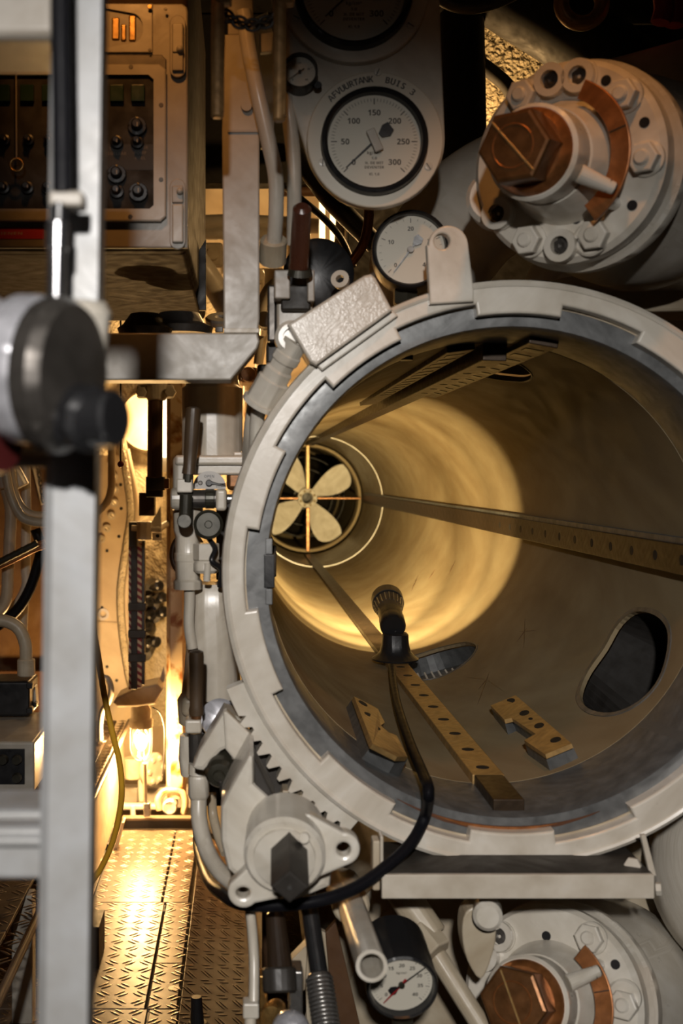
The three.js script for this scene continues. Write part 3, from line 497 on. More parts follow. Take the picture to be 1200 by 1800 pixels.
{ // gauge board, three instruments on it
  const D = 1.30;
  const t = thing('gauge_board', 'white instrument board lettered AFVUURTANK BUIS 3 carrying two large round gauges', 'instrument board');
  const hull = (cs) => { const all = cs.flatMap(([x, y, r]) => ring(x, y, r, 60)); all.sort((a, b) => a[0] - b[0] || a[1] - b[1]); const cr = (o, a, b) => (a[0] - o[0]) * (b[1] - o[1]) - (a[1] - o[1]) * (b[0] - o[0]); const h = l => { const s = []; for (const p of l) { while (s.length > 1 && cr(s[s.length - 2], s[s.length - 1], p) <= 0) s.pop(); s.push(p); } s.pop(); return s; }; return [...h(all), ...h([...all].reverse())]; };
  part(t, 'board', poly(hull([[659, 243, 123], [620, -60, 150], [540, 122, 44]]), D + .012, .010, .002), M.cream);
  part(t, 'back_box', turn(P(659, 243, D + .022), V(0, 0, -1), [[0, 0], [.062, 0], [.062, .09], [0, .09]]), M.dark);
  const tex = canvas(1024, 1024, (x, w) => {
    x.fillStyle = '#c4bba9'; x.fillRect(0, 0, w, w); x.translate(w / 2, w / 2); x.fillStyle = '#171411'; x.font = 'bold 66px sans-serif'; x.textAlign = 'center'; x.textBaseline = 'middle';
    const put = (s, a0, st) => [...s].forEach((c, i) => { x.save(); x.rotate((a0 + i * st) * Math.PI / 180); x.translate(0, -452); x.fillText(c, 0, 0); x.restore(); });
    put('AFVUURTANK', -47, 4.75); put('BUIS 3', 12, 5.3);
  });
  const c = P(659, 245, D), Rr = S(120, D), Ri = S(93, D);
  const g1 = slab(c, ZP, annulus(Rr, Ri), .014, .0015);
  const uv = g => { const p = g.attributes.position, a = new Float32Array(p.count * 2); for (let i = 0; i < p.count; i++) { a[2 * i] = .5 + (p.getX(i) - c.x) / (2 * Rr); a[2 * i + 1] = .5 + (p.getY(i) - c.y) / (2 * Rr); } g.setAttribute('uv', new THREE.BufferAttribute(a, 2)); return g; };
  part(t, 'lettered_ring', uv(g1), flat(tex, { roughness: .42, clearcoat: .3, clearcoatRoughness: .3 }), 'white ring lettered AFVUURTANK BUIS 3', true);
  part(t, 'upper_ring', slab(P(623, -22, D), ZP, annulus(S(132, D), S(102, D)), .014, .0015), M.cream);
  for (const [x, y] of [[664, 126], [567, 285], [753, 292], [521, 30], [722, 43]]) { const s = part(t, 'slotted_screw', turn(P(x, y, D - .0002), ZP, [[.0048, 0], [.0046, .001], [.003, .0018], [0, .0018]], 16), M.cream); const q = block(0, 0, 0, .008, .0010, .0008, .0002); q.rotateZ(x); q.translate(...P(x, y, D - .0022).toArray()); part(s, 'screw_slot', q, M.iron); }
  part(t, 'rivet', turn(P(558, 150, D - .001), ZP, [[.005, 0], [.004, .002], [0, .003]], 16), M.black);
}
function gauge(label, cx, cy, d, R, o) {                                       // round pressure gauge: case, bezel, dial, needle, glass
  const t = thing('pressure_gauge', label, 'gauge'); const ax = o.axis ?? ZP, c = P(cx, cy, d), k = S(R, d), m = basis(c, ax), W = (x, y, z) => V(x, y, z).applyMatrix4(m);
  part(t, 'case', turn(W(0, 0, 0), ax, [[0, -(o.deep ?? .04)], [k * .96, -(o.deep ?? .04)], [k, -.03], [k, -.004], [k * .985, 0], [k * .93, .002], [k * .885, 0], [k * .875, -.006], [k * .86, -.009], [0, -.0092]], 56), M.black, 'black case and bezel');
  const q = new THREE.CircleGeometry(k * .865, 56); q.applyMatrix4(basis(W(0, 0, -.0085), ax)); 
  part(t, 'dial', q, flat(o.tex, { roughness: .6 }), 'cream printed dial', true);
  for (const [len, ang, wid, mm, tail] of o.needles) {
    const s = new THREE.Shape([[-k * (tail ?? .3), -k * wid], [-k * (tail ?? .3), k * wid], [0, k * wid * .6], [k * len, k * .008], [k * len, -k * .008], [0, -k * wid * .6]].map(a => new THREE.Vector2(...a)));
    const g = new THREE.ExtrudeGeometry(s, { depth: .0012, bevelEnabled: false }); g.rotateZ(ang * Math.PI / 180); g.translate(0, 0, -.006); g.applyMatrix4(m); const n = part(t, 'needle', g, mm);
    if (o.blob && mm === o.needles[0][3]) { const b = new THREE.Shape(ring(0, 0, 1, 3).length ? [[-.15, -.05], [-.30, -.12], [-.42, -.09], [-.40, .10], [-.28, .13], [-.15, .05]].map(([x, y]) => new THREE.Vector2(x * k, y * k)) : []); const bg = new THREE.ExtrudeGeometry(b, { depth: .0012, bevelEnabled: false }); bg.rotateZ(ang * Math.PI / 180); bg.translate(0, 0, -.0062); bg.applyMatrix4(m); part(n, 'counterweight', bg, mm); }
  }
  if (o.bar) { const g = block(0, 0, 0, k * .17, k * .44, .004, .0015); g.rotateZ(o.bar); g.translate(0, 0, -.0025); g.applyMatrix4(m); part(t, 'centre_bar', g, M.greyLight); }
  else part(t, 'spindle_cap', turn(W(0, 0, -.006), ax, [[k * .09, 0], [k * .08, .003], [0, .004]], 20), o.cap ?? M.iron);
  const gl = new THREE.CircleGeometry(k * .87, 48); gl.applyMatrix4(basis(W(0, 0, -.0008), ax)); part(t, 'glass', gl, M.glass);
  return t;
}
const kg = [['kg/cm²', 62, 24], ['1.0', 92, 22], ['H. DE WIT', 118, 22], ['DEVENTER', 142, 22], ['Kl. 1,0', 178, 20]];
gauge('large firing-tank gauge with needle at zero inside the AFVUURTANK ring', 659, 245, 1.288, 95, { tex: dialTex(['0', '50', '100', '150', '200', '250', '300'], 225, -45, kg, 10), needles: [[.72, 223, .03, M.black, .1]], blob: 1, bar: .42, deep: .03 });
gauge('large gauge cut by the top of the picture over the firing-tank gauge', 623, -22, 1.288, 105, { tex: dialTex(['0', '50', '100', '150', '200', '250', '300'], 225, -45, kg, 10), needles: [[.66, 223, .03, M.black, .3]], deep: .03 });
gauge('tiny black-rimmed gauge at the left edge of the instrument board', 527, 123, 1.285, 32, { tex: dialTex(['0', '10', '20', '30', '40'], 225, -45, [], 5), needles: [[.7, 215, .03, M.black, .3]], deep: .03 });
{
  const g = gauge('dusty white-faced gauge in a black case half behind the lug plate', 722, 437, 1.36, 69, { tex: dialTex(['0', '10', '20', '30', '40'], 225, -45, [['■■  ■■', 168, 26], ['━━━━━', 200, 20]], 5), needles: [[.72, 233, .03, M.black, .35]], blob: 1, deep: .075, axis: V(-.1, -.02, 1) });
  part(g, 'stem', turn(P(712, 505, 1.40), V(0, -1, 0), [[0, 0], [.016, 0], [.016, .02], [.010, .025], [.010, .09], [0, .09]], 6), M.oilsteel);
  const h = gauge('small forty-bar gauge with red and black needles below the tube', 707, 1737, 1.20, 64, { tex: dialTex(['0', '5', '10', '15', '20', '25', '30', '35', '40'], 222, -42, [['kg/cm²', -92, 26], ['▬▬▬', 120, 26], ['■■  ■■', 176, 30], ['━━━━━━━', 204, 20]], 5), needles: [[.82, 40, .03, M.black, .3], [.75, 230, .05, M.red, .2]], blob: 1, deep: .075, axis: V(.02, -.22, 1), cap: M.oilsteel });
  part(h, 'stem', turn(P(707, 1790, 1.26), V(0, -1, 0), [[0, 0], [.012, 0], [.012, .2], [0, .2]], 12), M.oilsteel);
}
{ // pinion housing with its square shaft
  const t = thing('pinion_housing', 'white cast gear housing with two drilled ears and a square dark shaft', 'gear housing');
  const d = 1.10, ax = V(-.06, -.16, 1), c = P(500, 1500, d);
  part(t, 'body', poly([[388, 1420], [405, 1385], [438, 1325], [446, 1330], [446, 1378], [490, 1418], [555, 1440], [590, 1470], [580, 1560], [520, 1585], [440, 1565], [400, 1530], [388, 1480]], 1.145, .032, .006), M.white);
  part(t, 'rear_shell', poly([[388, 1420], [405, 1385], [438, 1325], [446, 1330], [446, 1420], [436, 1560], [400, 1530], [388, 1480]], 1.17, .10, .004), M.white);
  part(t, 'tooth_gap_shade', poly([[438, 1270], [470, 1300], [560, 1405], [612, 1450], [600, 1485], [540, 1500], [440, 1420]], 1.308, .006), M.dark);  // dark plate added so the gaps between the teeth read as shade
  part(t, 'gear_cheek', poly([[446, 1332], [484, 1404], [484, 1420], [446, 1382]], 1.15, .05, .002), M.dark);
  part(t, 'ear', poly([...ring(604, 1493, 29, 12, -1.2, 1.6), [545, 1432], [500, 1428], [470, 1500], [520, 1560]], d + .005, .020, .003, [ring(604, 1494, 12.5, 20)]), M.white, 'pointed ear with a drilled hole');
  part(t, 'ear', poly([...ring(428, 1569, 28, 14, 2.6, 5.5), [500, 1578], [530, 1540], [500, 1480], [440, 1520]], d + .008, .020, .003, [ring(427, 1570, 12.5, 20, 0, Math.PI * 2, 9.5)]), M.white, 'pointed ear with a drilled hole');
  part(t, 'boss', turn(c, ax, [[0, -.05], [.0395, -.05], [.0395, .004], [.036, .008], [.030, .008], [.0295, .012], [.027, .013], [0, .013]], 48), M.white);
  const sq = new THREE.Shape([[-.0145, -.0145], [.0145, -.0145], [.0145, .0145], [-.0145, .0145]].map(([x, y]) => new THREE.Vector2((x - y) * .6, (x + y) * .6)));
  const s = part(t, 'square_shaft', slab(P(509, 1560, 1.03), V(-.03, -.30, 1), sq, .085, .002), M.iron, 'black square shaft end');
  part(s, 'centre_mark', turn(P(509, 1560, 1.0295), V(-.03, -.30, 1), [[.002, 0], [.002, .001], [0, .001]], 10), M.steel);
  part(t, 'pinion', slab(P(497, 1462, 1.275), ZP, (() => { const s = new THREE.Shape(); for (let i = 0; i < 14; i++) for (const [f, r] of [[0, .035], [.2, .046], [.5, .046], [.7, .035]]) { const a = (i + f) / 14 * Math.PI * 2; s[i + f ? 'lineTo' : 'moveTo'](r * Math.cos(a), r * Math.sin(a)); } return s; })(), .03, .001), M.old, 'toothed pinion meshing with the rack');
  part(t, 'grease_nipple', rod(P(536, 1470, 1.09), P(534, 1474, 1.075), .005), M.white);
}
{ // hydraulic fitting and pipe on the ring's upper left
  const t = thing('hydraulic_fitting', 'white ribbed hydraulic fitting beside the tilted cover box', 'pipe fitting');
  const a = P(520, 600, 1.27), b = P(455, 712, 1.30), u = b.clone().sub(a), L = u.length();
  part(t, 'eye', turn(P(513, 592, 1.262), ZP, [[.0, -.03], [.017, -.03], [.019, -.026], [.019, -.004], [.015, 0], [.010, 0], [.010, -.006], [0, -.006]], 32), M.white);
  part(t, 'body', turn(a, u, [[0, 0], [.014, 0], [.014, L * .18], [.0155, L * .2], [.0155, L * .3], [.0135, L * .33], [.0135, L * .42], [.016, L * .45], [.016, L * .58], [.0185, L * .6], [.0185, L * .93], [.0215, L * .94], [.0215, L], [0, L]], 32), M.white);
  part(t, 'pipe', pipe(pp([[458, 706, 1.31], [452, 735, 1.32], [449, 790, 1.34], [438, 850, 1.4], [430, 930, 1.45]]), .0085), M.white);
  part(t, 'pipe', pipe(pp([[448, 700, 1.34], [440, 760, 1.36], [436, 830, 1.42], [428, 920, 1.47]]), .0085), M.cream);
}
{ // open-ended pipe and friends under the housing
  const t = thing('drain_pipe', 'white open-ended drain pipe pointing at the viewer beside the lower gauge', 'pipe');
  const a = P(610, 1570, 1.30), b = P(653, 1698, 1.06);
  part(t, 'pipe', hollow(a, b, .0148, .0112, 32), M.white);
  part(t, 'socket', rod(P(603, 1556, 1.34), P(617, 1592, 1.26), .021), M.old);
}
{
  const t = thing('spring_rod', 'black rod with a coil spring sleeve below the square shaft', 'rod');
  part(t, 'rod', rod(P(538, 1560, 1.26), P(563, 1725, 1.20), .0095), M.black);
  part(t, 'sleeve', rod(P(560, 1712, 1.20), P(580, 1850, 1.15), .0125), M.iron);
  for (let i = 0; i < 17; i++) { const u = i / 16, c = P(561 + 18 * u, 1722 + 118 * u, 1.198 - .045 * u); const g = new THREE.TorusGeometry(.0132, .0016, 8, 24); g.applyMatrix4(basis(c, P(580, 1850, 1.15).sub(P(560, 1712, 1.2)))); part(t, 'coil', g, M.steel); }
}
{
  const t = thing('lever_handle', 'dark wooden lever grip standing left of the black spring rod', 'lever');
  part(t, 'grip', rod(P(483, 1603, 1.24), P(493, 1712, 1.2), .0105, .0135, .3), M.woodDark);
  part(t, 'ferrule', rod(P(490, 1700, 1.2), P(492, 1745, 1.19), .018), M.dark);
  part(t, 'brass_cam', turn(P(478, 1790, 1.19), V(-.2, .1, 1), [[0, -.03], [.010, -.03], [.014, -.012], [.012, 0], [0, .002]]), M.brass);
  part(t, 'bracket', rbox(508, 1708, 532, 1830, 1.20, .03), M.steel);
  part(t, 'knob', new THREE.SphereGeometry(.020, 24, 16).translate(...P(511, 1812, 1.16).toArray()), M.dullchrome);
  part(t, 'pivot', rbox(455, 1715, 470, 1830, 1.21, .02), M.brass);
}
{
  const t = thing('thin_pipe', 'thin cream pipe with a square union left of the wooden lever grip', 'pipe');
  part(t, 'pipe', pipe(pp([[430, 1560, 1.22], [439, 1600, 1.21], [446, 1680, 1.2], [446, 1765, 1.18]]), .0055), M.cream);
  part(t, 'union', rbox(427, 1765, 455, 1792, 1.17, .018), M.white);
  part(t, 'tail', rod(P(440, 1790, 1.18), P(438, 1850, 1.16), .006), M.cream);
}
{
  const t = thing('guide_plate', 'dull brown channel plate between the black rod and the drain pipe', 'plate');
  part(t, 'web', poly([[572, 1640], [590, 1620], [632, 1800], [640, 1860], [590, 1860]], 1.36, .01), M.brown);
  part(t, 'flange', poly([[535, 1620], [572, 1640], [590, 1860], [540, 1860]], 1.38, .01), M.old);
  part(t, 'shoulder', poly([[500, 1700], [540, 1660], [536, 1740], [505, 1760]], 1.34, .02), M.old);
}
{
  const t = thing('push_rod', 'cream jointed push rod slanting toward the lower bronze hexagon', 'rod');
  part(t, 'tube', rod(P(700, 1560, 1.36), P(760, 1648, 1.33), .019), M.old);
  part(t, 'nut', hex(P(736, 1632, 1.335), P(790, 1700, 1.3).sub(P(736, 1632, 1.335)), .019, .035), M.old);
  part(t, 'rod', rod(P(755, 1660, 1.33), P(862, 1830, 1.28), .0115), M.old);
}
{
  const t = thing('floor_foot', 'stubby black foot casting standing on the dark sloping plate', 'casting');
  part(t, 'post', rod(P(347, 1815, 2.1), P(345, 1752, 2.1), .014, .010), M.black);
  part(t, 'base', rod(P(348, 1818, 2.1), P(348, 1796, 2.1), .028, .018), M.black);
}
// ---------------------------------------------------------------- steel frame and equipment cabinet
{
  const t = thing('steel_frame', 'cream painted frame of one upright and one cross bar beside the equipment cabinet', 'frame');
  part(t, 'upright', poly([[395, 60], [447, 60], [447, 78], [456, 225], [456, 560], [453, 584], [393, 584], [390, 230]], 1.30, .04, .002), M.frame);
  part(t, 'cross_bar', poly([[120, 585], [452, 585], [456, 600], [452, 612], [405, 668], [120, 668]], 1.297, .05, .002), M.frame);
  part(t, 'bolt', turn(P(433, 187, 1.298), ZP, [[.0065, 0], [.006, .003], [0, .004]], 20), M.frame);
  part(t, 'top_plate', poly([[400, 228], [456, 228], [456, 232], [400, 232]], 1.2975, .002, 0), M.grey);
  part(t, 'seam', rbox(393, 577, 455, 585, 1.296, .03, .0005), M.old);
  part(t, 'upright_top', rbox(400, -700, 445, 62, 1.31, .03), M.grey);
}
{
  const D = 1.30, t = thing('equipment_cabinet', 'grey rounded electronics cabinet with latches and a dark switch panel', 'cabinet');
  part(t, 'shell', rbox(-330, -260, 330, 440, D, .60, .012), M.casing, 'dark brown painted casing');
  part(t, 'bottom_tray', rbox(-330, 430, 326, 447, D + .02, .57, .006), M.casing);
  const fr = part(t, 'door_frame', poly([[-330, 6], [320, 6], [328, 12], [330, 20], [330, 436], [-330, 436]], D - .004, .006, .002), M.grey);
  part(t, 'upper_panel', poly([[-330, 6], [268, 6], [268, 92], [-330, 92]], D - .007, .004, .001, [smooth([[-60, 22], [236, 22], [250, 36], [252, 60], [238, 76], [-60, 76]], 4)]), M.greyLight, 'upper plate with an oval window');
  part(t, 'window_recess', rbox(150, 16, 258, 80, D - .0035, .003), M.bronze);
  for (const [x, y, w, h] of [[196, 30, 14, 40], [226, 26, 13, 46], [212, 42, 10, 30], [168, 32, 16, 36]]) part(t, 'terminal_post', rbox(x, y, x + w, y + h, D - .006, .004, .002), M.brass);
  part(t, 'painted_shadow_strip', poly([[-330, 96], [284, 96], [292, 104], [292, 125], [-330, 125]], D - .0065, .004, .001), M.iron);  // dark strip painted in for the shadow above the switch panel
  part(t, 'panel_surround', poly([[-330, 112], [280, 112], [292, 122], [292, 380], [282, 389], [-330, 389]], D - .012, .006, .002, [[[-330, 128], [262, 128], [273, 138], [273, 362], [264, 370], [-330, 370]]]), M.greyLight, 'pale frame around the switch panel');
  part(t, 'switch_panel', rbox(-330, 124, 275, 374, D - .0075, .004, .001), M.nearBlack, 'dark switch panel');
  const px = t.children.find(o => o.name === 'switch_panel');
  for (const [x, y, r] of [[230, 118, 4.5], [283, 185, 4.5], [283, 316, 4.5], [229, 381, 4.5], [291, 16, 3], [263, 88, 3], [263, 12, 4]]) part(t, 'screw', turn(P(x, y, D - .0115), ZP, [[S(r, D), 0], [S(r * .8, D), .0012], [0, .0012]], 14), x === 263 && y === 12 ? M.brass : M.iron);
  const lens = mat(RGB(.012, .035, .018), .3, 0, { map: null, bump: 0 });
  for (const x of [5, 47, 85, 125, 165, 205, 242]) part(px, 'green_lamp', rbox(x - 12, 148, x + 12, 178, D - .013, .006, .001), lens, 'dark green indicator lens');
  for (const [x, y, r] of [[8, 246, 8], [50, 246, 8], [86, 246, 8], [205, 250, 9], [241, 250, 9], [241, 222, 13], [205, 306, 13], [243, 338, 13], [205, 336, 10], [6, 330, 9], [48, 330, 9], [84, 330, 9]]) { const k = part(px, 'knob', turn(P(x, y, D - .0105), ZP, [[S(r * 1.3, D), 0], [S(r * 1.2, D), .002], [S(r * .8, D), .003], [S(r * .7, D), .011], [S(r * .5, D), .013], [0, .013]], 24), M.black); part(k, 'pointer', rbox(x - 1, y - r * .6, x + 1, y, D - .0238, .001, .0002), M.grey); }
  const lt = canvas(512, 256, (x, w, h) => { x.fillStyle = '#1c1815'; x.fillRect(0, 0, w, h); x.fillStyle = '#8a7f70'; x.font = '15px sans-serif'; x.textAlign = 'center'; for (const [s, u, v] of [['ZENDER', .86, .62], ['FREQ.', .93, .55], ['MOTOR', .93, .6], ['VOOR', .93, .65], ['AAN', .93, .9], ['UIT', .87, .9]]) x.fillText(s, u * w, v * h); });
  { const g = new THREE.PlaneGeometry(S(90, D), S(45, D)), c = P(225, 276, D - .0078); g.translate(c.x, c.y, c.z); part(px, 'caption', g, flat(canvas(256, 128, (x, w, h) => { x.fillStyle = '#16120f'; x.fillRect(0, 0, w, h); x.fillStyle = '#5a5146'; x.font = 'bold 22px sans-serif'; x.textAlign = 'center'; x.fillText('TEMP.', 66, 30); x.fillText('REGELAAR', 66, 54); x.fillText('MOTOR', 188, 24); x.fillText('POMP', 188, 50); x.fillText('KOEL', 188, 76); })), null, true); }
  for (const y of [[26, 136], [314, 438]]) { // two draw latches on the right edge
    const f = y[0] > 200, l = part(t, 'latch', poly([...ring(312, y[0] + 14, 14, 10, 0, Math.PI), ...ring(312, y[1] - 14, 14, 10, Math.PI, Math.PI * 2)], D - .0105, .003, .001), M.grey, 'flush draw latch');
    const b = f ? [358, 426] : [40, 92], k = f ? [326, 356] : [92, 124];
    part(l, 'latch_lever', rbox(302, b[0], 322, b[1], D - .0165, .006, .002), M.greyLight); part(l, 'latch_hook', rbox(302, k[0], 322, k[1], D - .0145, .004, .0015), M.grey);
    part(l, 'latch_bead', new THREE.SphereGeometry(.004, 14, 10).translate(...P(316, f ? 336 : 86, D - .017).toArray()), M.greyLight);
  }
  const lab = canvas(256, 64, (x, w, h) => { x.fillStyle = '#c22a32'; x.fillRect(0, 0, w, h); x.fillStyle = '#c9a99c'; x.font = 'bold 22px sans-serif'; x.fillText('NIET  BEDIENEN', 22, 40); });
  { const g = new THREE.PlaneGeometry(S(150, D), S(20, D)), c = P(2, 410, D - .0046); g.translate(c.x, c.y, c.z); part(t, 'red_label', g, flat(lab), 'red warning strip', true); }
  part(t, 'side_pleat', poly([[331, 470], [362, 420], [362, 545], [350, 545]], 1.62, .01), M.dark);
  part(t, 'shock_mount', turn(P(255, 578, 1.55), V(0, 1, 0), [[0, -.01], [.034, -.01], [.038, 0], [.03, .006], [.02, .02], [0, .02]], 32), M.iron);
  part(t, 'shock_mount', turn(P(315, 576, 1.6), V(0, 1, 0), [[0, -.01], [.045, -.01], [.048, 0], [.036, .006], [.028, .02], [0, .02]], 32), M.iron);
}
tagOne('hanging_string', pipe(pp([[28, 60, 1.27], [28.5, 180, 1.27], [29, 278, 1.27]]), .0009, 6), M.grey, 'thin cord hanging in front of the dark switch panel', 'cord');
{ const g = new THREE.TorusGeometry(S(11, 1.27), .0016, 10, 32); g.translate(...P(29, 290, 1.27).toArray()); tagOne('pull_ring', g, M.brass, 'small ring at the end of the thin hanging cord', 'ring'); }
function tagOne(name, g, m, label, category, group) { const o = part(scene, numbered(name), g, m); o.userData = { label, category }; if (group) o.userData.group = group; return o; }
// brass handles hanging under the deckhead
for (const [x, x2, y, lab] of [[383, 382, 208, 'long brass hanging handle over the edge of the equipment cabinet'], [493, 490, 214, 'long brass hanging handle in front of the tiny gauge']]) {
  const t = thing('pull_grip', lab, 'handle', null);
  part(t, 'grip', [rod(P(x, -30, 1.12), P(x2, y, 1.12), .0065, .0062, .3), block(...P((x + x2) / 2, y / 2, 1.12).toArray(), .0125, S(y - 14, 1.12), .009, .003)], M.handle);
  part(t, 'yoke', rod(P(x - 4, -6, 1.12), P(x + 24, -6, 1.12), .010), M.handle);
  part(t, 'stem', rod(P(x, -20, 1.12), P(x, -900, 1.12), .006), M.iron);
}
{
  const t = thing('chain', 'short dark chain slung between the two hanging handles', 'chain');
  for (let i = 0; i < 9; i++) { const u = i / 8, g = new THREE.TorusGeometry(.0055, .0016, 8, 18); g.scale(1.35, 1, 1); g.rotateX(i % 2 ? Math.PI / 2 : .3); g.rotateZ(.5 * (1 - 2 * u) * -1); g.translate(...P(398 + 92 * u, 28 + 16 * Math.sin(Math.PI * u), 1.15).toArray()); part(t, 'link', g, M.iron); }
}
{
  const t = thing('air_pipe', 'warm-lit white pipe bending down in front of the cream upright', 'pipe');
  part(t, 'pipe', pipe(pp([[428, 20, 1.27], [436, 80, 1.27], [452, 160, 1.27], [472, 250, 1.28], [484, 310, 1.29], [485, 370, 1.3], [481, 432, 1.32]]), .0088, 14, 70), M.white);
  part(t, 'union', rod(P(481, 420, 1.32), P(479, 462, 1.34), .016), M.old);
}
{
  const t = thing('air_pipe', 'white pipe dropping beside the tiny gauge behind the brass handle', 'pipe');
  part(t, 'pipe', pipe(pp([[506, 110, 1.32], [508, 200, 1.32], [515, 270, 1.33], [517, 340, 1.34], [516, 430, 1.36]]), .0088, 14, 60), M.white);
}
{
  const t = thing('back_bracket', 'pale folded bracket plate behind the brass handles', 'bracket');
  part(t, 'plate', poly([[446, 30], [470, 20], [480, 60], [482, 260], [458, 260], [446, 90]], 1.42, .01), M.cream);
  part(t, 'wing', poly([[455, 60], [480, 55], [478, 90], [458, 92]], 1.34, .01), M.white);
}
// ---- foreground post with its valve, thrown out of focus by being close
{
  const t = thing('bunk_post', 'blurred grey steel post close to the viewer', 'post');
  const a = P(142, -140, .645), b = P(112, 2000, .645), k = .0144, ax = b.clone().sub(a);
  const s = new THREE.Shape([[-k, -k], [k * .62, -k], [k, -k * .62], [k, k * .9], [-k, k * .9]].map(q => new THREE.Vector2(...q)));
  part(t, 'post', slab(b, ax, s, ax.length(), .001, V(0, 0, -1)), M.post);
  part(t, 'cross_rail', rbox(-260, 1455, 84, 1548, .665, .02, .004), M.post);
  part(t, 'cross_lip', rbox(-260, 1425, 84, 1462, .70, .05, .004), M.post);
  part(t, 'lip_bead', rod(P(-260, 1478, .662), P(82, 1478, .662), .0034), M.post);
  part(t, 'upper_box', rbox(-300, -300, 100, 66, .62, .06, .006), M.grey);  // dimmer light at this height is put into the grey colour
}
{
  const t = thing('air_hose', 'black rubber hose clipped along the blurred grey post', 'hose');
  part(t, 'hose', pipe(pp([[106, -120, .60], [107, 60, .60], [109, 200, .60], [110, 340, .60]]), .0052, 14, 30), M.rubber);
  part(t, 'clip', rbox(84, 334, 146, 362, .596, .016, .002), M.grey);
  part(t, 'ferrule', rod(P(104, 358, .60), P(103, 400, .60), .0048), M.black);
}
{
  const t = thing('breathing_valve', 'blurred chrome valve body with a black cap and knob on the grey post', 'valve');
  part(t, 'inlet_pipe', rod(P(101, 390, .60), P(100, 440, .60), .0062), M.chrome); part(t, 'inlet_pipe', rod(P(100, 436, .60), P(98, 545, .60), .0050), M.chrome);
  const c = P(20, 640, .60), ax = V(1, -.06, .35);
  part(t, 'body', turn(P(10, 648, .60), ax, [[0, -.05], [.034, -.05], [.039, -.03], [.039, -.01], [.0355, -.005], [.0355, .006], [.039, .010], [.039, .02], [.036, .026], [0, .026]], 44), M.dullchrome);
  part(t, 'cap', turn(P(95, 660, .58), ax, [[0, -.004], [.0385, -.004], [.040, 0], [.040, .006], [.036, .012], [.018, .016], [0, .016]], 44), M.iron);
  part(t, 'knob', [turn(P(150, 735, .565), V(.75, -.2, .8), [[0, -.018], [.016, -.018], [.017, .006], [.014, .010], [0, .010]], 10), rod(P(110, 740, .57), P(205, 735, .555), .014)], M.black);
  part(t, 'top_lug', turn(P(150, 560, .62), V(.1, 1, .2), [[0, -.03], [.013, -.03], [.014, .004], [.010, .010], [0, .010]], 24), M.greyLight);
  part(t, 'lower_ring', turn(P(10, 770, .60), ax, [[0, -.05], [.020, -.05], [.022, -.01], [.018, .0], [0, .0]], 32), M.redDark);
  part(t, 'bracket', rbox(-200, 785, 150, 822, .64, .03, .006), M.greyLight);
}
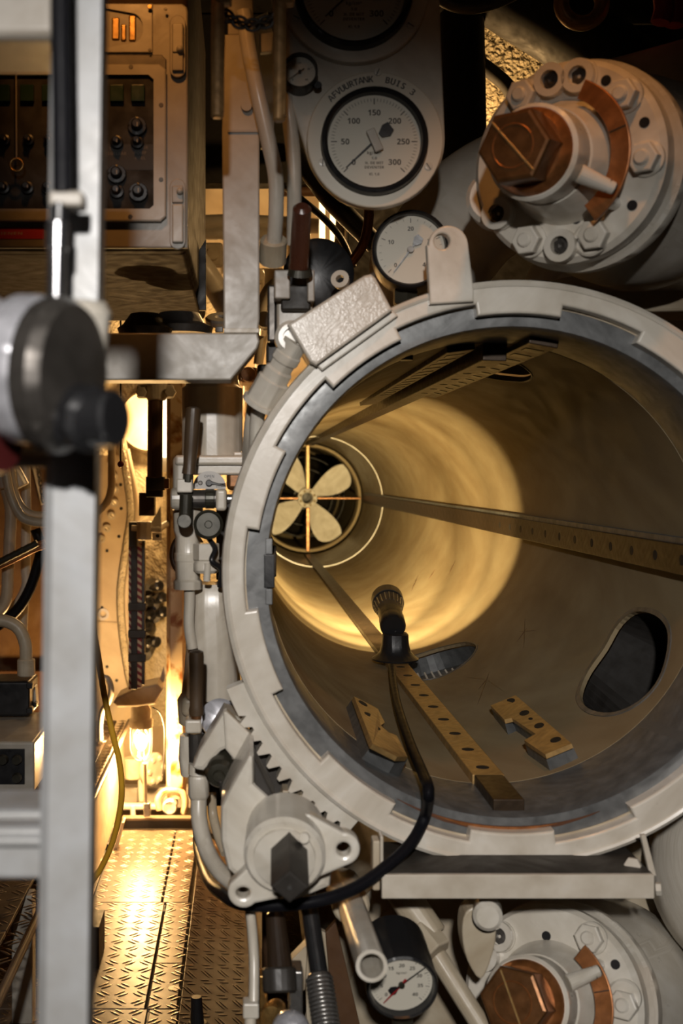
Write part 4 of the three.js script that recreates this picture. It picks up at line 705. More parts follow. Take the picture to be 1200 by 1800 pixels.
// ---------------------------------------------------------------- firing valve column left of the ring
{
  const D = 1.46, t = thing('firing_valve', 'white column valve with a wooden lever and a half-round indicator plate left of the ring', 'valve');
  const top = P(373, 672, D + .06), X = top.x, Z = top.z;
  const yy = py => P(0, py, D + .06).y;
  part(t, 'cylinder', turn(V(X, yy(802), Z), V(0, 1, 0), [[0, 0], [.0405, 0], [.0405, yy(683) - yy(802)], [.036, yy(678) - yy(802)], [.034, yy(670) - yy(802)], [.034, yy(600) - yy(802)], [0, yy(600) - yy(802)]], 48), M.cream);
  const fl = part(t, 'flange', rbox(307, 800, 437, 818, D - .005, .10, .004), M.cream);
  part(fl, 'bolt_head', rbox(410, 794, 426, 802, D + .004, .02, .002), M.cream);
  part(t, 'frame_block', rbox(303, 800, 330, 885, D, .07, .008), M.cream);
  part(t, 'bracket_plate', rbox(330, 816, 437, 835, D + .004, .05, .003), M.cream);
  const tex = canvas(256, 256, (x, w) => { x.fillStyle = '#aaa59e'; x.fillRect(0, 0, w, w); x.fillStyle = '#2b2a2c'; x.textAlign = 'center'; x.font = 'bold 30px sans-serif'; x.fillText('OPEN', 128, 52); x.fillRect(104, 60, 48, 3); x.font = 'bold 22px sans-serif'; x.fillText('DICHT', 212, 128); x.fillText('D', 34, 120); });
  { const l = [...ring(368, 857, 29, 20, -.1, Math.PI + .1)], g = poly([...l], D - .006, .002, 0), c = P(368, 857, D), k = S(29, D), p = g.attributes.position, a = new Float32Array(p.count * 2); for (let i = 0; i < p.count; i++) { a[2 * i] = .5 + (p.getX(i) - c.x) / (2 * k); a[2 * i + 1] = .5 + (p.getY(i) - c.y) / (2 * k); } g.setAttribute('uv', new THREE.BufferAttribute(a, 2)); const o = part(t, 'indicator_plate', g, flat(tex, { roughness: .4 }), 'half-round plate lettered OPEN', true);
    part(o, 'pointer', poly([...ring(367, 849, 6, 12, .5, 5.8), [395, 851], [395, 853]], D - .011, .004, .001), M.black); part(o, 'screw', turn(P(352, 849, D - .006), ZP, [[.003, 0], [.002, .002], [0, .002]]), M.iron); }
  part(t, 'lever_grip', turn(P(332, 833, 1.405), P(340, 716, 1.40).sub(P(332, 833, 1.405)), [[0, 0], [.009, 0], [.0085, .006], [.0078, .010], [.0086, .03], [.0096, .074], [.0088, .081], [.004, .083], [0, .083]], 28), M.wood, 'dark wooden grip');
  part(t, 'lever_socket', rbox(310, 842, 338, 866, 1.40, .03, .002), M.cream);
  part(t, 'lever_stub', rod(P(331, 832, 1.405), P(330, 848, 1.405), .0065), M.oilsteel);
  part(t, 'shaft', rod(P(322, 877, 1.43), P(398, 877, 1.43), .0115), M.iron); part(t, 'shaft_collar', rod(P(360, 877, 1.43), P(378, 877, 1.43), .0125), M.oilsteel);
  part(t, 'shaft_bearing', rbox(379, 860, 398, 898, 1.405, .04, .004), M.cream); part(t, 'shaft_bearing', rod(P(301, 877, 1.43), P(322, 877, 1.43), .014), M.cream);
  part(t, 'crank_arm', [rod(P(327, 868, 1.40), P(325, 918, 1.40), .008), rod(P(324, 916, 1.385), P(324, 916, 1.42), .009)], M.oilsteel);
  const kn = part(t, 'round_knob', turn(P(366, 922, 1.41), V(.05, .02, 1), [[0, -.03], [.013, -.03], [.016, -.008], [.0185, -.006], [.0185, .002], [.016, .004], [.0145, .001], [.005, .001], [.004, .005], [0, .005]], 36), M.oilsteel, 'oily round knob');
  part(t, 'brass_sleeve', rbox(398, 828, 430, 862, D + .01, .03, .006), M.bronze); part(t, 'shaft_end', rod(P(399, 877, 1.43), P(409, 877, 1.43), .006), M.steel);
  part(t, 'elbow', turn(P(330, 905, D), V(0, -1, 0), [[0, -.03], [.018, -.03], [.0195, -.01], [.0185, .02], [.016, .028], [.016, .048], [.0172, .05], [.0172, .058], [.016, .060], [.016, .082], [.0185, .085], [.0185, .095], [.0, .095]], 32), M.cream);
  part(t, 'tail_pipe', pipe(pp([[331, 1012, D], [333, 1050, D], [332, 1100, D], [338, 1140, D]]), .0072), M.cream);
  part(t, 'cable_gland', [hex(P(362, 985, 1.44), V(0, 1, 0), .0165, .022), turn(P(363, 985, 1.44), V(0, -1, 0), [[0, 0], [.015, 0], [.017, .004], [.017, .012], [.013, .016], [0, .016]])], M.cream);
  part(t, 'gland_stem', rod(P(365, 990, 1.425), P(363, 1022, 1.425), .0045), M.cream);
  part(t, 'clutter_link', pipe(pp([[366, 945, 1.43], [378, 965, 1.42], [372, 985, 1.41], [388, 1000, 1.42], [386, 1030, 1.44]]), .0035), M.black);
  part(t, 'lower_body', turn(V(P(373, 1025, 1.5).x, P(0, 1025, 1.5).y, -1.5), V(0, -1, 0), [[0, 0], [.026, 0], [.028, .004], [.030, .03], [.034, .08], [.034, .15], [0, .15]], 40), M.cream);
  part(t, 'dark_back', rbox(380, 870, 440, 1020, 1.56, .05), M.dark);
}
{
  const D = 1.42, t = thing('latch_lever', 'dark wooden lever grip over the white latch block beside the rack', 'lever');
  part(t, 'grip', turn(P(345, 1256, 1.36), P(345, 1143, 1.355).sub(P(345, 1256, 1.36)), [[0, 0], [.0088, 0], [.0092, .006], [.0080, .011], [.0083, .03], [.0090, .07], [.0084, .076], [.004, .078], [0, .078]], 28), M.wood, 'dark wooden grip');
  part(t, 'ferrule', rod(P(345, 1264, 1.36), P(345, 1252, 1.36), .0065), M.bronze);
  part(t, 'socket', rbox(325, 1266, 354, 1290, 1.352, .03, .003), M.cream);
  part(t, 'pivot_bar', rod(P(344, 1288, 1.37), P(345, 1345, 1.37), .009), M.iron);
  part(t, 'side_stop', turn(P(332, 1320, 1.40), V(0, 1, 0), [[0, -.03], [.010, -.03], [.013, -.01], [.012, .02], [0, .02]]), M.cream);
  part(t, 'eccentric', turn(P(386, 1262, 1.40), V(0, .3, 1), [[0, -.04], [.024, -.04], [.024, -.002], [.02, 0], [0, 0]], 32), M.dullchrome);
}
{
  const t = thing('latch_block', 'white wedge-shaped latch block with a dark plunger next to the rack', 'latch');
  part(t, 'block', poly([[338, 1350], [350, 1320], [392, 1252], [420, 1262], [436, 1290], [418, 1300], [410, 1340], [396, 1318], [388, 1322], [358, 1356], [345, 1354]], 1.285, .06, .005), M.white);
  part(t, 'arm', poly([[392, 1252], [398, 1250], [440, 1290], [436, 1330], [418, 1345], [396, 1318]], 1.272, .02, .003), M.white);
  part(t, 'plunger', turn(P(385, 1363, 1.265), V(-.1, -.1, 1), [[0, -.05], [.016, -.05], [.0165, -.006], [.013, 0], [.007, .001], [.006, .006], [0, .006]], 32), M.oilsteel);
  part(t, 'pin', rod(P(387, 1372, 1.255), P(392, 1400, 1.262), .0025), M.iron);
}
{
  const D = 1.46, t = thing('standpipe', 'broad pale column behind the wooden latch lever', 'column');
  part(t, 'column', turn(V(P(372, 1080, 1.54).x, P(0, 1230, 1.54).y, -1.54), V(0, 1, 0), [[0, -.03], [.045, -.03], [.047, 0], [.041, .01], [.037, .04], [.034, .09], [.034, .14], [0, .14]], 40, 1.2), M.old);
  part(t, 'foot_flange', rbox(318, 1226, 420, 1262, 1.50, .09, .008), M.old);
  part(t, 'base', rbox(352, 1262, 430, 1420, 1.56, .08, .01), M.dark);
}
{
  const t = thing('flexible_conduit', 'cream jointed conduit curving down past the white gear housing', 'conduit');
  part(t, 'sleeve', turn(P(349, 1342, 1.36), V(0, -1, 0), [[0, 0], [.012, 0], [.0125, .012], [.0112, .014], [.0125, .016], [.0128, .038], [.0105, .042], [0, .042]], 28), M.cream);
  part(t, 'hose', pipe(pp([[349, 1400, 1.36], [350, 1440, 1.35], [362, 1490, 1.33], [385, 1530, 1.3], [420, 1560, 1.27]]), .0098, 14, 50), M.cream);
  part(t, 'side_pipe', pipe(pp([[372, 1395, 1.42], [374, 1430, 1.42], [384, 1470, 1.4], [396, 1500, 1.38]]), .006), M.old);
}
{ // lever group over the cover box
  const t = thing('firing_lever', 'red-brown wooden lever on a grey clevis above the tilted cover box', 'lever');
  part(t, 'grip', rod(P(524, 482, 1.33), P(531, 362, 1.26), .0118, .0105, .35), M.woodRed, 'red-brown wooden grip');
  for (const q of [[482, 474, 510, 525], [540, 474, 553, 530]]) part(t, 'clevis_cheek', rbox(...q, 1.335, .03, .002), M.grey);
  part(t, 'ferrule', turn(P(527, 484, 1.325), P(528, 465, 1.32).sub(P(527, 484, 1.325)), [[0, 0], [.015, 0], [.013, .008], [0, .008]]), M.oilsteel);
  part(t, 'pivot_block', rbox(494, 500, 546, 545, 1.345, .05, .003), M.dark);
  part(t, 'quadrant', turn(P(560, 480, 1.44), V(0, 0, 1), [[0, -.015], [.044, -.015], [.045, -.003], [.04, 0], [0, 0]], 48), M.black, 'black round quadrant');
  part(t, 'base', rbox(486, 525, 550, 620, 1.36, .06, .004), M.greyLight);
  part(t, 'side_link', rbox(470, 500, 486, 600, 1.37, .02, .003), M.iron);
  part(t, 'eye_bolt', turn(P(597, 490, 1.36), V(-.3, .2, 1), [[.005, -.01], [.010, -.01], [.011, 0], [.005, 0], [.005, -.01]], 24), M.white);
  part(t, 'lower_link', rbox(468, 600, 500, 640, 1.40, .03, .004), M.dark); part(t, 'lower_link', rbox(452, 640, 486, 680, 1.48, .03, .004), M.dark);
}
// ---------------------------------------------------------------- lamp corner at the end of the walkway
{
  const D = 3.40, t = thing('cage_lamp', 'glowing caged bulkhead lamp under a bent tin shade at the end of the walkway', 'lamp');
  const X = P(248, 1300, D), y = py => P(0, py, D).y, k = 1 / (F / D);
  part(t, 'shade', poly([[198, 1236], [205, 1226], [238, 1210], [276, 1202], [286, 1212], [272, 1238], [240, 1243], [206, 1243]], D - .06, .12, .006), M.old, 'bent tin shade');
  part(t, 'shade_arm', poly([[262, 1212], [280, 1196], [288, 1170], [290, 1190], [284, 1212], [266, 1228]], D + .03, .004), M.old);
  part(t, 'housing', turn(V(X.x, y(1278), -D), V(0, 1, 0), [[0, 0], [20 * k, 0], [21 * k, 3 * k], [21 * k, 14 * k], [18 * k, 17 * k], [18 * k, 32 * k], [14 * k, 40 * k], [0, 40 * k]], 32), M.grey);
  const gl = new THREE.MeshPhysicalMaterial({ color: 0xffffff, roughness: .05, transmission: 1, thickness: 0, ior: 1.45 });
  part(t, 'glass', turn(V(X.x, y(1278), -D), V(0, -1, 0), [[17 * k, 0], [18 * k, 15 * k], [17.5 * k, 38 * k], [14 * k, 52 * k], [7 * k, 58 * k], [0, 59 * k]], 32, 0), gl);
  part(t, 'bulb', new THREE.SphereGeometry(10.5 * k, 20, 14).scale(1, 1.5, 1).translate(X.x, y(1304), -D), new THREE.MeshStandardMaterial({ color: 0x332010, emissive: RGB(...CAGE.color), emissiveIntensity: 14 }));
  for (let i = 0; i < 6; i++) { const a = i * Math.PI / 3 + .25, c = Math.cos(a), s = Math.sin(a), w = (r, py) => V(X.x + r * k * c, y(py), -D + r * k * s); part(t, 'guard_wire', pipe([w(20, 1278), w(20.5, 1300), w(19, 1322), w(12, 1334), w(1, 1338)], .0014, 6, 20), M.iron); }
  part(t, 'stem', rod(V(X.x + .012, y(1338), -D + .02), V(X.x + .015, y(1432), -D + .02), .006), M.greyLight);
  part(t, 'stem_foot', rbox(252, 1412, 264, 1436, D - .03, .03, .003), M.steel);
  const l = new THREE.PointLight(RGB(...CAGE.color), CAGE.I); l.position.set(X.x, y(1304), -D); l.castShadow = true; l.shadow.radius = 1.5; scene.add(l);
}
tagOne('lamp_flex', pipe(pp([[268, 1243, 3.42], [280, 1252, 3.43], [288, 1275, 3.44], [289, 1310, 3.45], [286, 1360, 3.46]]), .0025, 8), M.black, 'thin black flex curving down behind the caged lamp', 'cable');
{
  const D = 3.52, t = thing('rusty_stanchion', 'rust-streaked cream stanchion standing in a clevis right of the caged lamp', 'stanchion');
  part(t, 'post', rod(P(310, 1400, D), P(310, -200, D), .031, .031, .05, 24), M.rusty);
  part(t, 'flat_bar', rbox(299, 300, 321, 1385, D - .034, .012, .002), M.rusty);
  const c = P(302, 1406, D - .03);
  part(t, 'clevis', pipe(pp([[280, 1424, D - .03], [278, 1405, D - .03], [288, 1392, D - .03], [304, 1388, D - .03], [320, 1393, D - .03], [326, 1410, D - .03], [322, 1430, D - .03]]), .010, 12, 40), M.rusty);
  part(t, 'clevis_pin', turn(P(298, 1420, D - .055), ZP, [[0, -.06], [.023, -.06], [.023, -.004], [.019, 0], [.014, -.002], [0, -.002]], 32), M.cream);
}
{
  const D = 3.46, t = thing('end_sill', 'grey steel sill and angle irons closing the far end of the walkway', 'sill');
  part(t, 'toe_plate', rbox(216, 1441, 346, 1457, 3.40, .012, .002), M.dark);
  part(t, 'toe_lip', rbox(214, 1438, 348, 1443, 3.395, .03, .002), M.plate);
  part(t, 'sill_face', rbox(80, 1385, 345, 1420, 3.80, .05), M.grey);
  part(t, 'pipe', rod(P(110, 1418, 3.62), P(282, 1418, 3.62), .012), M.greyLight);
  part(t, 'red_pipe', rod(P(110, 1441, 3.62), P(216, 1441, 3.62), .010), M.copper);
  part(t, 'trough_edge', rbox(155, 1484, 204, 1500, 3.24, .02, .002), M.dark);
  part(t, 'trough_side', poly([[198, 1494], [214, 1446], [218, 1446], [206, 1494]], 3.2, .05), M.rusty);
  part(t, 'stub_valve', [rod(P(178, 1484, 3.35), P(182, 1462, 3.35), .014), rod(P(170, 1478, 3.35), P(190, 1472, 3.35), .010)], M.greyLight);
  part(t, 'stub_valve', [rod(P(196, 1484, 3.4), P(197, 1452, 3.4), .006), rod(P(190, 1470, 3.4), P(204, 1468, 3.4), .009)], M.old);
  part(t, 'peg', rod(P(234, 1440, 3.55), P(233, 1416, 3.55), .008), M.cream);
}
{
  const D = 3.75, t = thing('bilge_valve', 'cream bilge valve with a round bolted flange below the caged lamp', 'valve');
  part(t, 'body', [rod(P(233, 1368, D), P(233, 1332, D), .030), rod(P(215, 1350, D), P(262, 1352, D), .016)], M.old);
  part(t, 'flange', turn(P(270, 1352, D), V(.85, 0, .5), [[0, -.02], [.052, -.02], [.055, -.015], [.055, .004], [.05, .008], [0, .008]], 32), M.cream);
  for (let i = 0; i < 6; i++) { const a = i * Math.PI / 3, m = basis(P(270, 1352, D), V(.85, 0, .5)); part(t, 'bolt', hex(V(.040 * Math.cos(a), .04 * Math.sin(a), .008).applyMatrix4(m), V(.85, 0, .5), .009, .008), M.cream); }
  part(t, 'drain', pipe(pp([[262, 1358, D], [250, 1362, D], [248, 1385, D], [249, 1408, D]]), .011), M.cream);
}
{ // hanging brown cylinder with bracket
  const D = 2.85, t = thing('hanging_cylinder', 'dark brown tube clamped under the cross bar in front of the lit wall', 'cylinder');
  part(t, 'tube', rod(P(273, 690, D), P(272, 840, D), S(13.5, D)), M.brown);
  part(t, 'clamp', [rod(P(275, 704, D), P(275, 600, D), S(17, D), S(22, D)), rod(P(275, 604, D), V(P(275, 0, D).x, 1.775, -D), .02), ...[[249, 690], [300, 690]].map(([x, yy]) => hex(P(x, yy, D - .01), ZP, S(10, D), .02)), rbox(240, 676, 305, 700, D - .005, .02, .006)], M.cream);
  part(t, 'lower_collar', rbox(256, 838, 288, 862, D - .01, .05, .002), M.dark); part(t, 'collar_lug', rbox(284, 841, 297, 859, D, .03, .002), M.bronze);
  part(t, 'slide_block', rbox(244, 866, 271, 907, D + .04, .05, .002), M.brown);
  part(t, 'stop', rbox(256, 858, 285, 874, D + .0, .04, .002), M.dark);
}
{
  const D = 3.1, t = thing('tube_holder', 'cream open-topped pipe socket on a bracket below the brown slide block', 'bracket');
  part(t, 'socket', hollow(P(253, 948, D), P(254, 917, D), S(13, D), S(10, D), 32), M.cream);
  part(t, 'bracket_arm', rod(P(231, 928, D), P(284, 932, D), .008), M.cream); { const a = P(275, 932, D); part(t, 'wall_stay', rod(a, V(a.x, a.y, ZB + .01), .010), M.cream); }
  part(t, 'bracket_plate', poly([[266, 918], [282, 890], [284, 950], [268, 950]], D + .03, .02), M.cream);
  part(t, 'bolt_hole', turn(P(277, 942, D - .0), ZP, [[.005, .001], [.005, .002], [0, .002]]), M.black);
}
{ // striped rack with black hand valves
  const D = 3.3, t = thing('striped_rail', 'upright dark rail edged with red and white hazard stripes left of the stanchion', 'rail');
  const st = canvas(32, 256, (x, w, h) => { x.fillStyle = '#cbb896'; x.fillRect(0, 0, w, h); x.fillStyle = '#7c1f22'; for (let i = -1; i < 9; i++) { x.beginPath(); x.moveTo(0, i * 32 + 16); x.lineTo(w, i * 32 + 32); x.lineTo(w, i * 32 + 48); x.lineTo(0, i * 32 + 32); x.fill(); } });
  st.wrapS = st.wrapT = THREE.RepeatWrapping;
  const strip = (x0, x1, y0, y1) => { const a = P(x0, y1, D - .012), b = P(x1, y0, D - .012), g = new THREE.PlaneGeometry(b.x - a.x, b.y - a.y); g.attributes.uv.array.forEach((v, i, r) => { if (i % 2) r[i] = v * 2.6; }); g.translate((a.x + b.x) / 2, (a.y + b.y) / 2, a.z); return g; };
  part(t, 'rail_bar', rbox(230, 945, 241, 1212, D - .02, .03, .002), M.dark); part(t, 'rail_bar', rbox(249, 950, 254, 1204, D - .01, .03, .002), M.iron);
  part(t, 'striped_strip', strip(240, 249, 955, 1208), flat(st), 'red and white striped strip', true); part(t, 'striped_strip', strip(226, 231, 955, 1212), flat(st), null, true);
  part(t, 'backing', rbox(226, 950, 249, 1210, D - .011, .01, .001), M.cream);
  part(t, 'head_block', rbox(226, 918, 240, 962, D - .03, .05), M.dark);
  for (const y of [1060, 1108, 1150]) part(t, 'cross_clip', rbox(225, y, 256, y + 14, D - .03, .02), M.dark);
}
[[258, 1036, 282, 1028], [270, 1062, 288, 1048], [272, 1084, 290, 1074], [250, 1086, 268, 1080], [256, 1120, 277, 1130], [257, 1150, 262, 1128], [252, 1060, 264, 1056], [250, 1100, 262, 1100]].forEach(([x0, y0, x1, y1], i) => {
  const D = 4.2, t = thing('hand_valve', ['topmost black T-handle valve right of the hazard stripes', 'black valve handle tilted up toward the stanchion', 'black valve handle pointing at the stanchion midway down the cluster', 'bulky black valve cap against the hazard stripes', 'lowest slanting black valve handle with a ball end', 'black valve handle hanging straight down at the bottom of the cluster', 'small black knob just under the topmost T-handle', 'small black knob just above the lowest slanting handle'][i], 'valve handle', 'black hand valves on the insulated wall');
  const a = P(x0, y0, D), b = P(x1, y1, D - .06);
  part(t, 'stem', rod(a, b, .007), M.black); part(t, 'grip', rod(a.clone().lerp(b, .4), b, .013, .021, .3), M.black); part(t, 'back_nut', turn(a.clone(), V(0, 0, -1), [[0, -.02], [.022, -.02], [.022, .24], [0, .24]], 12), M.dark);
});
{ // hull frame with drilled holes
  const D = 4.2, t = thing('hull_frame', 'curved cream hull frame plate with a column of flanged holes', 'frame');
  const holes = [[195, 816, 6], [200, 838, 6], [201, 861, 6], [201, 884, 6], [196, 907, 6], [188, 929, 6], [178, 948, 6]];
  part(t, 'web', poly([[150, 800], [212, 800], [226, 850], [230, 905], [222, 960], [212, 1040], [214, 1100], [224, 1180], [238, 1240], [245, 1330], [150, 1380]], D, .03, .003, holes.map(([x, y, r]) => ring(x, y, r * .9, 14))), M.hull);
  for (const [x, y, r] of holes) { const g = hollow(P(x, y, D + .01), P(x, y, D - .014), S(r * 1.15, D), S(r * .62, D), 20); part(t, 'hole_bush', g, M.cream); }
  part(t, 'edge_flange', pipe(pp([[212, 770, D], [226, 850, D], [231, 905, D], [223, 960, D], [213, 1040, D], [215, 1100, D], [226, 1180, D], [240, 1240, D]]), .018, 10, 60), M.foam);
  part(t, 'edge_flange', pipe(pp([[222, 790, D], [236, 860, D], [240, 905, D], [232, 965, D], [222, 1040, D], [224, 1100, D], [236, 1180, D]]), .012, 10, 60), M.hull);
  for (const [x, y] of [[209, 943], [188, 968], [212, 852], [213, 894], [179, 1068], [188, 1172], [205, 1196]]) part(t, 'drilled_hole', turn(P(x, y, D - .0005), ZP, [[.006, 0], [.006, .001], [0, .001]]), M.black);
  part(t, 'boss', hollow(P(181, 1080, D + .01), P(181, 1080, D - .01), .022, .012), M.cream); part(t, 'seam', rod(P(160, 1093, D - .002), P(222, 1096, D - .002), .004), M.hull);
}
tagOne('wall_cover', turn(P(262, 740, 4.36), ZP, [[0, -.02], [.115, -.02], [.12, 0], [.112, .012], [.10, .008], [0, .014]], 48), M.hull, 'large round cream cover plate on the lit wall behind the brown tube', 'cover');

{ const t = thing('ball_pull', 'small dark red ball hanging on a cord below the black valve knob', 'pull cord'); part(t, 'ball', new THREE.SphereGeometry(S(5.8, 2.2), 20, 14).translate(...P(212, 816, 2.2).toArray()), M.red); part(t, 'cord', rod(P(212, 812, 2.2), V(P(212, 0, 2.2).x, 2.2, -2.2), .0016), M.dark); }
tagOne('yellow_cable', pipe(pp([[150, 1000, 1.6], [160, 1080, 1.6], [172, 1150, 1.6], [183, 1220, 1.6], [198, 1290, 1.6], [210, 1340, 1.61], [214, 1390, 1.62], [208, 1440, 1.64], [196, 1485, 1.66], [178, 1525, 1.68], [150, 1568, 1.7], [122, 1640, 1.74], [115, 1800, 1.75], [114, 2034, 1.75]]), .0044, 12, 120), M.yellow, 'long orange-yellow cable hanging in front of the caged lamp', 'cable');
{ const t = thing('bench_rail', 'bent grey handrail tube standing on the plate bench', 'handrail'); part(t, 'tube', pipe(pp([[172, 1190, 3.42], [188, 1192, 3.42], [195, 1208, 3.42], [192, 1230, 3.42], [180, 1250, 3.42], [176, 1270, 3.42], [176, 1303, 3.42]]), .009, 12, 60), M.greyLight); part(t, 'foot', turn(P(176, 1303, 3.42), V(0, 1, 0), [[0, 0], [.02, 0], [.02, .004], [0, .004]]), M.steel); }
tagOne('wall_conduit', pipe(pp([[196, 760, 3.6], [196, 830, 3.6], [195, 860, 3.6], [188, 882, 3.6], [168, 900, 3.6], [140, 905, 3.6]]), .012, 12, 50), M.old, 'brown conduit bending behind the post above the drilled hull frame', 'conduit');
{ const t = thing('handwheel', 'dark handwheel half hidden behind the firing valve elbow', 'handwheel'); const c = P(330, 975, 1.75), k = S(34, 1.75); const g = new THREE.TorusGeometry(k, .006, 12, 40); g.scale(.8, 1, 1); g.translate(...c.toArray()); part(t, 'rim', g, M.brown); for (let i = 0; i < 5; i++) { const a = i * Math.PI * .4 + .2; part(t, 'spoke', rod(c, c.clone().add(V(k * .8 * Math.cos(a), k * Math.sin(a), 0)), .004), M.brown); } part(t, 'hub', rod(c.clone().add(V(0, 0, .012)), c.clone().add(V(0, 0, -.03)), .012), M.brown); part(t, 'spindle', rod(c.clone().add(V(0, 0, -.02)), P(385, 985, 1.56), .006), M.brown); }
// ---- port side behind the post
{
  const D = 2.75, box = (name, l, x0, y0, x1, y1, d, dep, m) => { const t = thing(name, l, 'box'); part(t, 'case', rbox(x0, y0, x1, y1, d, dep, .006), m); return t; };
  const a = box('control_box', 'small grey control box with two dark knobs on the plate bench', -90, 1304, 60, 1394, 2.2, .28, M.greyLight);
  part(a, 'face_plate', rbox(-80, 1317, 43, 1379, 2.196, .006, .001), M.black);
  for (const [x, y] of [[6, 1335], [30, 1335], [30, 1367]]) part(a, 'knob', turn(P(x, y, 2.19), ZP, [[.010, 0], [.008, .010], [0, .011]], 20), M.oilsteel);
  part(a, 'leg', rbox(-6, 1392, 4, 1440, 2.25, .02), M.bronze); part(a, 'leg', rbox(45, 1392, 52, 1440, 2.3, .02), M.bronze);
  const b = box('connector_box', 'black plug box with cream gland above the small control box', -60, 1198, 52, 1260, 2.4, .1, M.black);
  part(b, 'side_plate', poly([[50, 1200], [62, 1208], [64, 1240], [52, 1258]], 2.45, .03), M.cream); for (const [y] of [[1206], [1250]]) part(b, 'clip', rbox(46, y - 5, 57, y + 5, 2.39, .02), M.black);
  part(b, 'clip', rbox(58, 1235, 64, 1244, 2.43, .02), M.black);
  part(b, 'gland', rod(P(46, 1188, 2.42), P(46, 1158, 2.42), .019), M.old);
  part(b, 'gland_pipe', pipe(pp([[46, 1160, 2.42], [44, 1130, 2.42], [32, 1104, 2.42], [10, 1092, 2.42], [-30, 1090, 2.42]]), .0135, 14, 50), M.old);
  part(b, 'tail', rod(P(40, 1260, 2.44), P(40, 1285, 2.44), .012, .006), M.black);
}
{ const t = thing('painted_bulkhead_plate', 'brown painted panel on the port side behind the cable bundle', 'panel'); part(t, 'panel', rbox(-60, 640, 150, 1180, 3.9, .03), M.portPanel); part(t, 'lower_panel', rbox(-60, 1180, 150, 1420, 3.8, .03), M.brown); part(t, 'bright_strip', poly([[56, 818], [66, 818], [78, 886], [72, 888]], 3.88, .01), M.white); }
{ const t = thing('chain', 'fine vertical chain over the bright strip on the port panel', 'chain'); for (let i = 0; i < 9; i++) { const g = new THREE.TorusGeometry(.008, .0022, 6, 14); g.scale(.8, 1.2, 1); if (i % 2) g.rotateY(1.3); g.translate(...P(67 + i * 1.2, 820 + i * 7.4, 3.876).toArray()); part(t, 'link', g, M.iron); } }
[[[[-20, 800, 2.7], [6, 850, 2.7], [18, 890, 2.7], [17, 950, 2.7], [14, 1000, 2.7], [8, 1060, 2.7], [-20, 1090, 2.7]], .0145, M.old, 'thick cream conduit nearest the picture edge behind the post'],
 [[[18, 820, 2.65], [26, 870, 2.65], [40, 895, 2.65], [60, 906, 2.65], [120, 903, 2.65]], .011, M.old, 'upper of two cream pipes curving right behind the post'],
 [[[8, 820, 2.6], [20, 875, 2.6], [38, 908, 2.6], [60, 917, 2.6], [120, 918, 2.6]], .011, M.old, 'lower of two cream pipes curving right behind the post'],
 [[[44, 800, 2.8], [46, 900, 2.8], [45, 1000, 2.8], [46, 1030, 2.8], [30, 1062, 2.8], [0, 1088, 2.8], [-30, 1110, 2.8]], .0125, M.cream, 'straight cream conduit bending left under the clamped cables'],
 [[[62, 930, 2.75], [72, 960, 2.75], [64, 1000, 2.75], [52, 1036, 2.75], [30, 1072, 2.75], [-20, 1112, 2.75]], .013, M.rubber, 'thick black cable sagging behind the straight cream conduit'],
 [[[42, 1060, 2.85], [40, 1110, 2.85], [44, 1140, 2.85], [48, 1300, 2.85]], .0125, M.old, 'short brown pipe rising above the black plug box'],
].forEach(([q, r, m, l]) => tagOne('port_conduit', pipe(pp(q), r, 12, 60), m, l, 'pipe'));
{ const t = thing('conduit_sleeve', 'pair of cream coupling sleeves on the conduits at the picture edge', 'coupling'); part(t, 'sleeve', rod(P(2, 822, 2.68), P(14, 856, 2.68), .020, .022), M.cream); part(t, 'sleeve', rod(P(22, 822, 2.72), P(38, 856, 2.72), .018, .020), M.cream); }
{ const t = thing('cable_clamp', 'row of dark metal cable clamps crossing the port conduits', 'clamp'); for (let i = 0; i < 6; i++) part(t, 'clamp', rod(P(-8 + i * 12, 992 - i * 6, 2.6), P(6 + i * 12, 984 - i * 6, 2.6), .008), M.oilsteel); for (const y of [-3, 5]) part(t, 'cable', pipe(pp([[-20, 1000 + y, 2.62], [20, 982 + y, 2.62], [60, 962 + y, 2.62], [80, 955 + y, 2.62]]), .006), M.copper); }
tagOne('step_bracket', rbox(140, 1630, 174, 1702, 2.42, .10), M.dark, 'small dark steel pocket on the walkway edge beside the post', 'bracket');
